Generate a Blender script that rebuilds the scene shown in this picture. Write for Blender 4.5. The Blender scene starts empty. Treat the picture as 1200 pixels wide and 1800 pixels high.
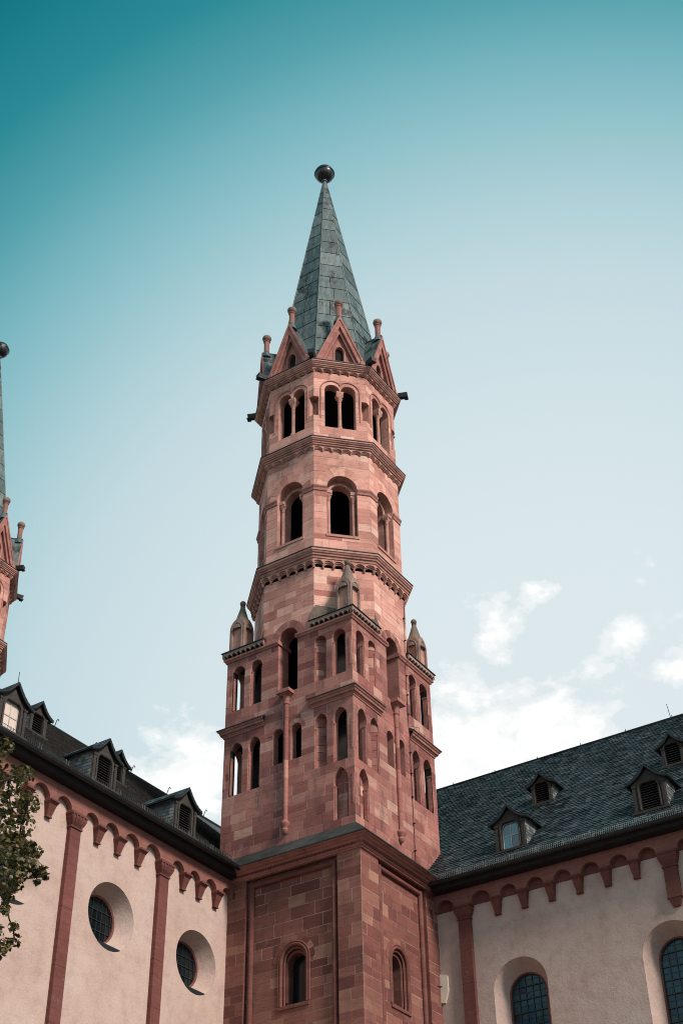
import bpy, math, random
from mathutils import Vector, Matrix

rnd = random.Random(11)
SC = bpy.context.scene
COL = SC.collection
PI = math.pi

# ------------------------------------------------------------------ camera
CAM_LOC = Vector((-38.4939, -24.2662, 1.6))
YAW, PITCH, ROLL, FPX = PI / 4 - 0.2161, 0.6704, -0.0182, 2475.84
_cp, _sp = math.cos(PITCH), math.sin(PITCH)
FW = Vector((math.cos(YAW) * _cp, math.sin(YAW) * _cp, _sp))
_r = Vector((math.sin(YAW), -math.cos(YAW), 0))
_u = _r.cross(FW)
RT = _r * math.cos(ROLL) + _u * math.sin(ROLL)
UP = -_r * math.sin(ROLL) + _u * math.cos(ROLL)
cd = bpy.data.cameras.new('camera')
cam = bpy.data.objects.new('camera', cd)
COL.objects.link(cam)
M = Matrix.Identity(4)
for i in range(3):
    M[i][0], M[i][1], M[i][2], M[i][3] = RT[i], UP[i], -FW[i], CAM_LOC[i]
cam.matrix_world = M
cd.sensor_fit = 'VERTICAL'
cd.sensor_height = 36.0
cd.lens = FPX / 1800 * 36
cd.clip_end = 4000
SC.camera = cam


def project(p):
    d = p - CAM_LOC
    w = max(d.dot(FW), .01)
    return (600 + FPX * d.dot(RT) / w, 900 - FPX * d.dot(UP) / w)


# ------------------------------------------------------------------ sky and sun
SUN_AZ = Vector((-0.23, -0.97))          # towards the sun, on the ground plan
SUN_EL = math.radians(37)
W = bpy.data.worlds.new('World')
SC.world = W
W.use_nodes = True
nt = W.node_tree
for n in list(nt.nodes):
    nt.nodes.remove(n)


class G:
    """small helper for node graphs"""

    def __init__(self, tree):
        self.t = tree

    def n(self, kind, **kw):
        nd = self.t.nodes.new(kind)
        for k, v in kw.items():
            setattr(nd, k, v)
        return nd

    def l(self, a, b):
        self.t.links.new(a, b)

    def put(self, sock, v):
        if hasattr(v, 'is_output') or isinstance(v, bpy.types.NodeSocket):
            self.l(v, sock)
        else:
            sock.default_value = v

    def math(self, op, a, b=0.0, clamp=False):
        nd = self.n('ShaderNodeMath', operation=op, use_clamp=clamp)
        self.put(nd.inputs[0], a)
        self.put(nd.inputs[1], b)
        return nd.outputs[0]

    def mix(self, f, a, b, blend='MIX'):
        nd = self.n('ShaderNodeMix', data_type='RGBA', blend_type=blend)
        self.put(nd.inputs[0], f)
        for s, v in ((6, a), (7, b)):
            if not isinstance(v, bpy.types.NodeSocket) and len(v) == 3:
                v = (*v, 1)
            self.put(nd.inputs[s], v)
        return nd.outputs[2]

    def ramp(self, f, stops, interp='LINEAR'):
        nd = self.n('ShaderNodeValToRGB')
        cr = nd.color_ramp
        cr.interpolation = interp
        while len(cr.elements) > 1:
            cr.elements.remove(cr.elements[-1])
        for i, (p, c) in enumerate(stops):
            e = cr.elements[0] if i == 0 else cr.elements.new(p)
            e.position = p
            c = (c, c, c) if isinstance(c, (int, float)) else c
            e.color = (*c, 1)
        self.put(nd.inputs[0], f)
        return nd.outputs[0]

    def noise(self, vec, scale, detail=3, rough=.55, dist=0.0):
        nd = self.n('ShaderNodeTexNoise')
        nd.inputs['Scale'].default_value = scale
        nd.inputs['Detail'].default_value = detail
        nd.inputs['Roughness'].default_value = rough
        nd.inputs['Distortion'].default_value = dist
        if vec is not None:
            self.l(vec, nd.inputs['Vector'])
        return nd.outputs[0]

    def mapping(self, vec, scale=(1, 1, 1), loc=(0, 0, 0), rot=(0, 0, 0)):
        nd = self.n('ShaderNodeMapping')
        nd.inputs['Scale'].default_value = scale
        nd.inputs['Location'].default_value = loc
        nd.inputs['Rotation'].default_value = rot
        self.l(vec, nd.inputs['Vector'])
        return nd.outputs[0]

    def dot(self, vec, v):
        nd = self.n('ShaderNodeVectorMath', operation='DOT_PRODUCT')
        self.l(vec, nd.inputs[0])
        nd.inputs[1].default_value = v
        return nd.outputs['Value']


def pixdir(x, y):
    """world direction of a sky region (used to place cloud banks)"""
    return (FW + RT * ((x - 600) / FPX) - UP * ((y - 900) / FPX)).normalized()


g = G(nt)
sun_dir = Vector((SUN_AZ.x, SUN_AZ.y, 0)).normalized() * math.cos(SUN_EL) + Vector((0, 0, math.sin(SUN_EL)))
sky = g.n('ShaderNodeTexSky', sky_type='NISHITA')
sky.sun_disc = False
sky.sun_elevation = SUN_EL
sky.sun_rotation = math.atan2(sun_dir.x, sun_dir.y)
sky.air_density, sky.dust_density, sky.ozone_density = 1.0, 1.5, 1.0
tc = g.n('ShaderNodeTexCoord')
V = tc.outputs['Generated']
def lin(r, g_, b):
    return tuple((c / 255 / 12.92) if c < 11 else ((c / 255 + .055) / 1.055) ** 2.4 for c in (r, g_, b))


# clear air: deep teal overhead, hazy and pale towards the horizon, brightest around the lit cloud bank in the south-east
haze_dir = Vector((0.839, 0.348, 0.418))
ang0 = g.math('DIVIDE', g.math('ARCCOSINE', g.math('MINIMUM', g.dot(V, tuple(haze_dir)), .99999)), math.radians(60))
glow = g.ramp(ang0, [(0, lin(228, 237, 240)), (13 / 60, lin(221, 234, 238)), (18 / 60, lin(212, 229, 234)), (22.5 / 60, lin(199, 221, 227)), (25.5 / 60, lin(178, 211, 218)),
                     (28 / 60, lin(153, 199, 207)), (30.5 / 60, lin(123, 184, 194)), (33 / 60, lin(86, 163, 174)), (36 / 60, lin(42, 140, 151)), (40 / 60, lin(4, 118, 130)), (1, lin(0, 92, 108))])
sep = g.n('ShaderNodeSeparateXYZ')
g.l(V, sep.inputs[0])
elev = g.ramp(sep.outputs[2], [(0, lin(216, 228, 232)), (.40, lin(202, 221, 226)), (.53, lin(172, 203, 212)), (.645, lin(116, 176, 190)), (.75, lin(40, 144, 158)), (.84, lin(0, 114, 127)), (1, lin(0, 92, 108))])
base = g.mix(1.0, glow, elev, 'LIGHTEN')
nish = g.n('ShaderNodeVectorMath', operation='SCALE')
g.l(sky.outputs[0], nish.inputs[0])
nish.inputs['Scale'].default_value = 0.12
skyc = g.mix(0.04, base, nish.outputs[0])
# clouds: fair-weather cumulus low in the sky, torn wisps above
warp = g.noise(V, 4.0, 3, .6)
wv = g.n('ShaderNodeVectorMath', operation='ADD')
wsc = g.n('ShaderNodeVectorMath', operation='SCALE')
g.l(warp.node.outputs['Color'], wsc.inputs[0])
wsc.inputs['Scale'].default_value = 0.05
g.l(V, wv.inputs[0])
g.l(wsc.outputs[0], wv.inputs[1])
cv = g.mapping(wv.outputs[0], (1, 1, 1.7))
nA = g.noise(cv, 13.0, 8, .60)
nB = g.noise(cv, 42.0, 5, .62)
field = g.math('SUBTRACT', g.math('ADD', g.math('MULTIPLY', nA, 1.25), g.math('MULTIPLY', nB, .5)), .375)
mask = None
for (x, y, rad, wgt) in ((880, 1345, .060, .52), (790, 1320, .042, .46), (950, 1290, .040, .44), (1035, 1290, .030, .34), (1045, 1205, .022, .20), (885, 1105, .026, .46), (940, 1045, .018, .40),
                         (1090, 1125, .016, .24), (1192, 1180, .016, .28), (340, 1370, .05, .52), (290, 1350, .03, .34), (385, 1310, .022, .34), (250, 1400, .03, .30), (1150, 980, .018, .24),
                         (1500, 1250, .10, .32), (-250, 1380, .08, .33), (2100, 1500, .2, .36), (2500, 1150, .12, .3), (-1100, 1500, .2, .36)):
    dv = pixdir(x, y)
    d = g.dot(V, tuple(dv))
    ang = g.math('ARCCOSINE', g.math('MINIMUM', d, .999999))
    m = g.math('MULTIPLY', g.math('SUBTRACT', 1.0, g.math('DIVIDE', ang, rad * 1.5), True), wgt)
    mask = m if mask is None else g.math('MAXIMUM', mask, m)
dens = g.ramp(g.math('ADD', field, mask), [(0.0, 0), (0.64, 0), (0.74, .40), (0.86, .9), (1, 1)], 'EASE')
dens = g.math('MULTIPLY', dens, g.math('MULTIPLY', mask, 11.0, True))
cloudc = g.mix(g.math('MULTIPLY', nB, 1.0), (0.88, 0.90, 0.91), (1.15, 1.13, 1.11))
skyf = g.mix(dens, skyc, cloudc)
bg = g.n('ShaderNodeBackground')
bg.inputs['Strength'].default_value = 1.0
g.l(skyf, bg.inputs['Color'])
wo = g.n('ShaderNodeOutputWorld')
g.l(bg.outputs[0], wo.inputs[0])

sl = bpy.data.lights.new('sun', 'SUN')
sl.energy = 4.4
sl.angle = math.radians(12)
sl.color = (1.0, 0.86, 0.76)
so = bpy.data.objects.new('sun', sl)
COL.objects.link(so)
so.rotation_euler = (-sun_dir).to_track_quat('-Z', 'Y').to_euler()

SC.cycles.diffuse_bounces = 2
SC.cycles.filter_width = 1.05
vs = SC.view_settings
vs.view_transform = 'Standard'
vs.look = 'None'
vs.exposure = 0.0
vs.gamma = 1.0
vs.use_curve_mapping = False


# ------------------------------------------------------------------ materials
def new_mat(name):
    m = bpy.data.materials.new(name)
    m.use_nodes = True
    t = m.node_tree
    for n in list(t.nodes):
        t.nodes.remove(n)
    gg = G(t)
    out = gg.n('ShaderNodeOutputMaterial')
    b = gg.n('ShaderNodeBsdfPrincipled')
    gg.l(b.outputs[0], out.inputs[0])
    return m, gg, b


def piece_random(g):
    oi = g.n('ShaderNodeObjectInfo')
    ge = g.n('ShaderNodeNewGeometry')
    return g.math('FRACT', g.math('ADD', g.math('MULTIPLY', oi.outputs['Random'], 7.31), ge.outputs['Random Per Island']))


def stone_mat(name, stops, rand='piece', stain=.5, bump=.5, course=.37, rough=.85):
    m, g, b = new_mat(name)
    co = g.n('ShaderNodeTexCoord').outputs['Object']
    if rand == 'piece':
        r = piece_random(g)
    else:   # plain dressed stone: tone changes from one course to the next
        sx = g.n('ShaderNodeSeparateXYZ')
        g.l(co, sx.inputs[0])
        fl = g.math('FLOOR', g.math('DIVIDE', sx.outputs[2], course))
        wn = g.n('ShaderNodeTexWhiteNoise', noise_dimensions='1D')
        g.l(fl, wn.inputs['W'])
        r = g.math('MULTIPLY_ADD', wn.outputs[0], .55)
        g.put(r.node.inputs[2], .2)
    base = g.ramp(r, stops)
    big = g.noise(co, .45, 4, .6)
    col = g.mix(1.0, base, g.ramp(big, [(.3, .80), (.7, 1.12)]), 'MULTIPLY')
    bed = g.noise(g.mapping(co, (1.2, 1.2, 11)), 1.6, 4, .62, .6)
    col = g.mix(1.0, col, g.ramp(bed, [(.3, (.80, .76, .77)), (.5, (1, 1, 1)), (.72, (1.13, 1.15, 1.12))]), 'MULTIPLY')
    grain = g.noise(co, 34, 3, .7)
    col = g.mix(1.0, col, g.ramp(grain, [(.3, .88), (.7, 1.10)]), 'MULTIPLY')
    if stain:
        st = g.noise(g.mapping(co, (1.6, 1.6, .55)), 1.3, 6, .68, .4)
        f = g.ramp(st, [(.50, 0), (.70, stain)])
        col = g.mix(f, col, g.mix(.72, col, (.035, .034, .034)))
        li = g.noise(g.mapping(co, (1, 1, .8), (7, 3, 1)), 2.7, 5, .7)
        col = g.mix(g.ramp(li, [(.60, 0), (.78, stain * .55)]), col, (.46, .36, .30))
    g.l(col, b.inputs['Base Color'])
    b.inputs['Roughness'].default_value = rough
    b.inputs['Specular IOR Level'].default_value = .25
    h = g.math('ADD', g.math('MULTIPLY', grain, .5), g.math('MULTIPLY', bed, .8))
    bp = g.n('ShaderNodeBump')
    bp.inputs['Strength'].default_value = bump
    bp.inputs['Distance'].default_value = .02
    g.l(h, bp.inputs['Height'])
    g.l(bp.outputs[0], b.inputs['Normal'])
    return m


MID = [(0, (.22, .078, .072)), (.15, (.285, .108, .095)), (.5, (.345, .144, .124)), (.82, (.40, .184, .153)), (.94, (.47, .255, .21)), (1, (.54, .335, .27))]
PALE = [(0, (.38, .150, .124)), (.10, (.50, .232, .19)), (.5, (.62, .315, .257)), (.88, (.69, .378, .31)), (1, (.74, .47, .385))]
LOW = [(0, (.13, .047, .041)), (.2, (.175, .066, .056)), (.55, (.218, .087, .071)), (.85, (.262, .117, .091)), (1, (.32, .17, .125))]  # darker base: own tone, plus shade at the foot put into the colour
M_MID = stone_mat('sandstone_square_stage', MID, stain=.72)
M_PALE = stone_mat('sandstone_octagon', PALE, stain=.5)
M_LOW = stone_mat('sandstone_base', LOW, stain=.45)
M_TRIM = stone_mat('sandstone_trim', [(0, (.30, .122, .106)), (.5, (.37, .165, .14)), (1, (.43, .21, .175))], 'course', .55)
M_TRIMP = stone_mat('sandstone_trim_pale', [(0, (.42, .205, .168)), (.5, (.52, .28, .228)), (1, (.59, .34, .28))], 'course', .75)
M_TRIML = stone_mat('sandstone_trim_base', [(0, (.13, .046, .040)), (.5, (.18, .070, .058)), (1, (.23, .098, .078))], 'course', .5)  # base trim darkened likewise, part of its shade is in the colour
M_WINGRED = stone_mat('sandstone_wing', [(0, (.125, .043, .038)), (.5, (.16, .057, .049)), (1, (.20, .078, .066))], 'course', .35, .3, 1.9)
M_WINGFR = stone_mat('sandstone_wing_frieze', [(0, (.20, .082, .068)), (.5, (.25, .107, .09)), (1, (.29, .13, .11))], 'course', .35, .3, 1.9)
M_WEATHER = stone_mat('weathered_stone', [(0, (.12, .09, .075)), (.5, (.17, .128, .106)), (1, (.22, .165, .135))], 'course', .8)
M_FRIEZE = stone_mat('frieze_stone', [(0, (.24, .17, .14)), (.5, (.32, .225, .185)), (1, (.40, .29, .235))], 'course', .8)
M_MORTAR = stone_mat('mortar', [(0, (.58, .44, .37)), (1, (.68, .53, .45))], 'course', .3)


def simple_mat(name, color, rough=.6, metal=0.0, var=.25, vscale=3.0, spec=.4, piece=0.0, bump=0.0, bscale=20.0):
    m, g, b = new_mat(name)
    co = g.n('ShaderNodeTexCoord').outputs['Object']
    nz = g.noise(co, vscale, 5, .65)
    col = g.mix(1.0, (*color, 1), g.ramp(nz, [(.3, 1 - var), (.7, 1 + var)]), 'MULTIPLY')
    if piece:
        r = piece_random(g)
        col = g.mix(1.0, col, g.ramp(r, [(0, 1 - piece), (1, 1 + piece)]), 'MULTIPLY')
    g.l(col, b.inputs['Base Color'])
    b.inputs['Roughness'].default_value = rough
    b.inputs['Metallic'].default_value = metal
    b.inputs['Specular IOR Level'].default_value = spec
    if bump:
        bp = g.n('ShaderNodeBump')
        bp.inputs['Strength'].default_value = bump
        bp.inputs['Distance'].default_value = .02
        g.l(g.noise(co, bscale, 5, .65), bp.inputs['Height'])
        g.l(bp.outputs[0], b.inputs['Normal'])
    return m


def plaster_mat():
    m, g, b = new_mat('lime_plaster')
    co = g.n('ShaderNodeTexCoord').outputs['Object']
    n1 = g.noise(co, .5, 5, .6)
    n2 = g.noise(co, 2.3, 6, .7)
    n3 = g.noise(co, 16, 4, .7)
    col = g.ramp(n1, [(.3, (.42, .303, .262)), (.5, (.485, .365, .318)), (.7, (.515, .405, .362))])
    col = g.mix(1.0, col, g.ramp(n2, [(.28, (.83, .80, .80)), (.5, (1, 1, 1)), (.72, (1.05, 1.06, 1.06))]), 'MULTIPLY')
    col = g.mix(1.0, col, g.ramp(n3, [(.25, .86), (.6, 1.04)]), 'MULTIPLY')
    sp = g.noise(co, 9, 3, .8)
    col = g.mix(g.ramp(sp, [(.70, 0), (.78, .35)]), col, (.30, .22, .19))
    st = g.noise(g.mapping(co, (2.2, 2.2, .22)), 1.2, 5, .6)
    col = g.mix(g.ramp(st, [(.56, 0), (.75, .28)]), col, (.42, .34, .30))
    g.l(col, b.inputs['Base Color'])
    b.inputs['Roughness'].default_value = .92
    b.inputs['Specular IOR Level'].default_value = .15
    bp = g.n('ShaderNodeBump')
    bp.inputs['Strength'].default_value = .55
    bp.inputs['Distance'].default_value = .03
    g.l(g.math('ADD', g.math('MULTIPLY', n2, 1.2), g.math('MULTIPLY', n3, .5)), bp.inputs['Height'])
    g.l(bp.outputs[0], b.inputs['Normal'])
    return m


def lead_mat():
    m, g, b = new_mat('lead_sheet')
    co = g.n('ShaderNodeTexCoord').outputs['Object']
    r = piece_random(g)
    col = g.ramp(r, [(0, (.055, .090, .095)), (.4, (.085, .130, .135)), (.8, (.125, .172, .175)), (1, (.19, .235, .23))])
    st = g.noise(g.mapping(co, (3.2, 3.2, .5)), 1.6, 6, .7, .3)
    col = g.mix(g.ramp(st, [(.42, 0), (.62, .75)]), col, (.035, .052, .056))
    sp = g.noise(g.mapping(co, (1, 1, .7), (3, 1, 4)), 1.15, 5, .72)
    col = g.mix(g.ramp(sp, [(.575, 0), (.62, .9)]), col, (.016, .02, .022))
    wh = g.noise(g.mapping(co, (5, 5, .6), (2, 5, 0)), 1.5, 4, .6)
    col = g.mix(g.ramp(wh, [(.56, 0), (.75, .4)]), col, (.36, .39, .38))
    g.l(col, b.inputs['Base Color'])
    b.inputs['Roughness'].default_value = .62
    b.inputs['Metallic'].default_value = .15
    bp = g.n('ShaderNodeBump')
    bp.inputs['Strength'].default_value = .3
    bp.inputs['Distance'].default_value = .03
    g.l(g.noise(co, 2.5, 4, .6), bp.inputs['Height'])
    g.l(bp.outputs[0], b.inputs['Normal'])
    return m


def slate_mat(name, a, c, rough=.42):
    m, g, b = new_mat(name)
    co = g.n('ShaderNodeTexCoord').outputs['Object']
    r = piece_random(g)
    col = g.ramp(r, [(0, a), (.75, tuple((x + y) / 2 for x, y in zip(a, c))), (1, c)])
    n1 = g.noise(co, .5, 5, .65)
    col = g.mix(1.0, col, g.ramp(n1, [(.3, .62), (.7, 1.3)]), 'MULTIPLY')
    mo = g.noise(co, 1.7, 5, .7)
    col = g.mix(g.ramp(mo, [(.60, 0), (.74, .5)]), col, (.06, .055, .042))
    g.l(col, b.inputs['Base Color'])
    rr = g.ramp(piece_random(g), [(0, rough - .1), (1, rough + .22)])
    g.l(rr, b.inputs['Roughness'])
    b.inputs['Specular IOR Level'].default_value = .5
    bp = g.n('ShaderNodeBump')
    bp.inputs['Strength'].default_value = .35
    bp.inputs['Distance'].default_value = .02
    g.l(g.noise(co, 9, 4, .6), bp.inputs['Height'])
    g.l(bp.outputs[0], b.inputs['Normal'])
    return m


def glass_mat(name, col, rough=.06, spec=.8):
    m, g, b = new_mat(name)
    co = g.n('ShaderNodeTexCoord').outputs['Object']
    c = g.mix(1.0, (*col, 1), g.ramp(piece_random(g), [(0, .5), (1, 1.5)]), 'MULTIPLY')
    g.l(c, b.inputs['Base Color'])
    b.inputs['Roughness'].default_value = rough
    b.inputs['IOR'].default_value = 1.6
    b.inputs['Specular IOR Level'].default_value = spec
    bp = g.n('ShaderNodeBump')
    bp.inputs['Strength'].default_value = .12
    bp.inputs['Distance'].default_value = .02
    g.l(g.noise(co, 3.5, 3, .5), bp.inputs['Height'])
    g.l(bp.outputs[0], b.inputs['Normal'])
    return m


M_PLASTER = plaster_mat()
M_LEAD = lead_mat()
M_SLATE = slate_mat('roof_slate', (.012, .022, .028), (.080, .110, .124), .42)  # slate tone with the bluish sheen partly put into the colour
M_SLATEL = slate_mat('roof_slate_old', (.028, .027, .026), (.070, .066, .060), .55)
M_CHEEK = slate_mat('cheek_slate', (.07, .085, .092), (.26, .27, .265), .4)
M_DARK = simple_mat('dark_lead', (.020, .026, .030), .5, .3)
M_GALV = simple_mat('galvanised_mesh', (.085, .105, .11), .5, .4)
M_GUTTER = simple_mat('gutter_metal', (.030, .034, .037), .42, .5, .3)
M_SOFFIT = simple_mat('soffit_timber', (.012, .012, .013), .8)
M_WOOD = simple_mat('grey_timber', (.042, .036, .033), .75, 0, .35, 7, .3, 0, .4, 25)
M_LOUVRE = simple_mat('louvre_timber', (.045, .038, .036), .7, 0, .3, 6)
M_VOID = simple_mat('dark_interior', (.012, .012, .013), .9, spec=.05)  # near-black colour painted in for the darkness behind the louvres
M_GLASS = glass_mat('leaded_glass', (.002, .045, .066), .09, .25)  # teal of the reflected sky is put into the base colour
M_GLASSD = glass_mat('dark_glass', (.004, .008, .010), .15, .3)
M_GLASSB = glass_mat('dormer_glass', (.015, .12, .17))
M_GLASSW = simple_mat('blind_behind_glass', (.62, .52, .46), .25, 0, .08, 2)
M_BAR = simple_mat('glazing_bar', (.035, .045, .05), .5, .4)
M_BARL = simple_mat('painted_bar', (.40, .40, .37), .6)
M_BALL = simple_mat('spire_ball_metal', (.055, .06, .062), .33, .7, .4, 4)
M_ROD = simple_mat('iron_rod', (.03, .03, .03), .6, .4)
M_SUNDIAL = simple_mat('sundial_limestone', (.72, .62, .52), .8, 0, .1, 4)


# ------------------------------------------------------------------ mesh building
class Fr:
    """a vertical working plane: u along the wall, v = height, d = outwards"""

    def __init__(s, o, U, N):
        s.o, s.U, s.N = Vector((o[0], o[1], 0)), Vector((U[0], U[1], 0)), Vector((N[0], N[1], 0))

    def p(s, u, v, d=0.0):
        q = s.o + s.U * u + s.N * d
        return (q.x, q.y, v)

    def shift(s, d):
        return Fr(s.o + s.N * d, s.U, s.N)


def octframe(k, a):
    th = PI + k * PI / 4
    n = (math.cos(th), math.sin(th))
    return Fr((n[0] * a, n[1] * a), (-n[1], n[0]), n)


def inset(poly, d):
    n = len(poly)
    out = []
    for i in range(n):
        x0, y0 = poly[i - 1]
        x1, y1 = poly[i]
        x2, y2 = poly[(i + 1) % n]
        ax, ay, bx, by = x1 - x0, y1 - y0, x2 - x1, y2 - y1
        la, lb = math.hypot(ax, ay) or 1e-6, math.hypot(bx, by) or 1e-6
        n1 = (-ay / la, ax / la)
        n2 = (-by / lb, bx / lb)
        k = 1 + n1[0] * n2[0] + n1[1] * n2[1]
        k = max(k, .35)
        out.append((x1 + d * (n1[0] + n2[0]) / k, y1 + d * (n1[1] + n2[1]) / k))
    return out


class MB:
    def __init__(s):
        s.v, s.f, s.m = [], [], []

    def quad(s, pts, mi=0):
        b = len(s.v)
        s.v += [tuple(p) for p in pts]
        s.f.append(tuple(range(b, b + len(pts))))
        s.m.append(mi)

    def prism(s, fr, poly, d0, d1, mi=0, back=False, side=None, front=True):
        """poly counter-clockwise in (u, v); from depth d0 (inside) to d1 (outside)"""
        n = len(poly)
        b = len(s.v)
        s.v += [fr.p(u, v, d1) for u, v in poly] + [fr.p(u, v, d0) for u, v in poly]
        if front:
            s.f.append(tuple(range(b, b + n)))
            s.m.append(mi)
        for i in range(n):
            j = (i + 1) % n
            s.f.append((b + i, b + n + i, b + n + j, b + j))
            s.m.append(mi if side is None else side)
        if back:
            s.f.append(tuple(range(b + 2 * n - 1, b + n - 1, -1)))
            s.m.append(mi)

    def box(s, fr, u0, u1, v0, v1, d0, d1, mi=0):
        s.prism(fr, [(u0, v0), (u1, v0), (u1, v1), (u0, v1)], d0, d1, mi, True)

    def frustum(s, fr, lo, hi, mi=0):
        """lo/hi = (u0,u1,d0,d1,v)"""
        b = len(s.v)
        for (u0, u1, d0, d1, v) in (lo, hi):
            s.v += [fr.p(u0, v, d0), fr.p(u0, v, d1), fr.p(u1, v, d1), fr.p(u1, v, d0)]
        for f in ((0, 1, 2, 3), (7, 6, 5, 4), (0, 4, 5, 1), (1, 5, 6, 2), (2, 6, 7, 3), (3, 7, 4, 0)):
            s.f.append(tuple(b + i for i in f))
            s.m.append(mi)

    def strip(s, A, B, mi=0, closed=False):
        b = len(s.v)
        n = len(A)
        s.v += [tuple(p) for p in A] + [tuple(p) for p in B]
        for i in range(n if closed else n - 1):
            j = (i + 1) % n
            s.f.append((b + i, b + j, b + n + j, b + n + i))
            s.m.append(mi)

    def tube(s, pts, r, n=8, mi=0, caps=True, closed=False):
        pts = [Vector(p) for p in pts]
        rings = []
        prev = None
        N = len(pts)
        for i, p in enumerate(pts):
            a = pts[i - 1] if (i > 0 or closed) else p
            c = pts[(i + 1) % N] if (i < N - 1 or closed) else p
            t = (c - a).normalized()
            if prev is None:
                ref = Vector((0, 0, 1)) if abs(t.z) < .9 else Vector((1, 0, 0))
                x = t.cross(ref).normalized()
            else:
                x = (prev - t * prev.dot(t)).normalized()
            prev = x
            y = t.cross(x)
            rr = r[i] if isinstance(r, (list, tuple)) else r
            rings.append([p + x * (rr * math.cos(2 * PI * k / n)) + y * (rr * math.sin(2 * PI * k / n)) for k in range(n)])
        b = len(s.v)
        for R in rings:
            s.v += [tuple(q) for q in R]
        for i in range(N if closed else N - 1):
            i2 = (i + 1) % N
            for k in range(n):
                k2 = (k + 1) % n
                s.f.append((b + i * n + k, b + i * n + k2, b + i2 * n + k2, b + i2 * n + k))
                s.m.append(mi)
        if caps and not closed:
            s.f.append(tuple(b + k for k in range(n - 1, -1, -1)))
            s.m.append(mi)
            s.f.append(tuple(b + (N - 1) * n + k for k in range(n)))
            s.m.append(mi)

    def lathe(s, c, prof, n=16, mi=0, rot=0.0):
        """prof = [(r, z)...] from bottom to top around the vertical axis through c=(x,y)"""
        b = len(s.v)
        for r, z in prof:
            for k in range(n):
                a = 2 * PI * k / n + rot
                s.v.append((c[0] + r * math.cos(a), c[1] + r * math.sin(a), z))
        for i in range(len(prof) - 1):
            for k in range(n):
                k2 = (k + 1) % n
                s.f.append((b + i * n + k, b + i * n + k2, b + (i + 1) * n + k2, b + (i + 1) * n + k))
                s.m.append(mi)
        s.f.append(tuple(b + k for k in range(n - 1, -1, -1)))
        s.m.append(mi)
        s.f.append(tuple(b + (len(prof) - 1) * n + k for k in range(n)))
        s.m.append(mi)

    def sweep(s, path, prof, side=1, closed=False, mi=0, capm=None):
        """mitred moulding: path [(x,y)], prof [(out,z)] from bottom to top; side=+1 throws it to the right of travel"""
        n = len(path)
        offs = []
        for i in range(n):
            p = Vector(path[i])
            a = Vector(path[i - 1]) if (i > 0 or closed) else None
            c = Vector(path[(i + 1) % n]) if (i < n - 1 or closed) else None
            ns = []
            for q0, q1 in ((a, p), (p, c)):
                if q0 is not None and q1 is not None:
                    t = (q1 - q0).normalized()
                    ns.append(Vector((t.y, -t.x)) * side)
            if len(ns) == 2:
                m = (ns[0] + ns[1])
                m = m / max(.2, (1 + ns[0].dot(ns[1])))
            else:
                m = ns[0]
            offs.append((p, m))
        b = len(s.v)
        k = len(prof)
        for p, m in offs:
            for o, z in prof:
                q = p + m * o
                s.v.append((q.x, q.y, z))
        for i in range(n if closed else n - 1):
            i2 = (i + 1) % n
            for j in range(k - 1):
                f = (b + i * k + j, b + i2 * k + j, b + i2 * k + j + 1, b + i * k + j + 1)
                s.f.append(f if side > 0 else f[::-1])
                s.m.append(mi)
        if not closed:
            s.f.append(tuple(b + j for j in range(k)))
            s.m.append(mi if capm is None else capm)
            s.f.append(tuple(b + (n - 1) * k + j for j in range(k - 1, -1, -1)))
            s.m.append(mi if capm is None else capm)

    def mesh(s, name, mats):
        me = bpy.data.meshes.new(name)
        me.from_pydata(s.v, [], s.f)
        if not isinstance(mats, (list, tuple)):
            mats = [mats]
        for m in mats:
            me.materials.append(m)
        if len(mats) > 1:
            me.polygons.foreach_set('material_index', s.m)
        me.update()
        return me

    def build(s, name, mats, parent=None, kind=None, smooth=False):
        o = bpy.data.objects.new(name, s.mesh(name, mats))
        COL.objects.link(o)
        o.parent = parent
        if kind:
            o['kind'] = kind
        if smooth:
            o.data.polygons.foreach_set('use_smooth', [True] * len(o.data.polygons))
            smooth_by_angle(o.data, smooth if isinstance(smooth, float) else 40)
        return o


def smooth_by_angle(me, deg):
    me.update()
    import bmesh
    bm = bmesh.new()
    bm.from_mesh(me)
    lim = math.radians(deg)
    for e in bm.edges:
        if len(e.link_faces) == 2 and e.calc_face_angle(0) > lim:
            e.smooth = False
    bm.to_mesh(me)
    bm.free()


def thing(name, label, cat, loc=(0, 0, 0), group=None):
    o = bpy.data.objects.new(name, None)
    o.empty_display_size = .5
    COL.objects.link(o)
    o.location = loc
    o['label'] = label
    o['category'] = cat
    if group:
        o['group'] = group
    return o


def clone(o, parent, rotz=None, loc=None):
    c = o.copy()
    COL.objects.link(c)
    c.parent = parent
    if rotz is not None:
        c.rotation_euler = (0, 0, rotz)
    if loc is not None:
        c.location = loc
    for ch in o.children:
        clone(ch, c)
    return c


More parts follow.
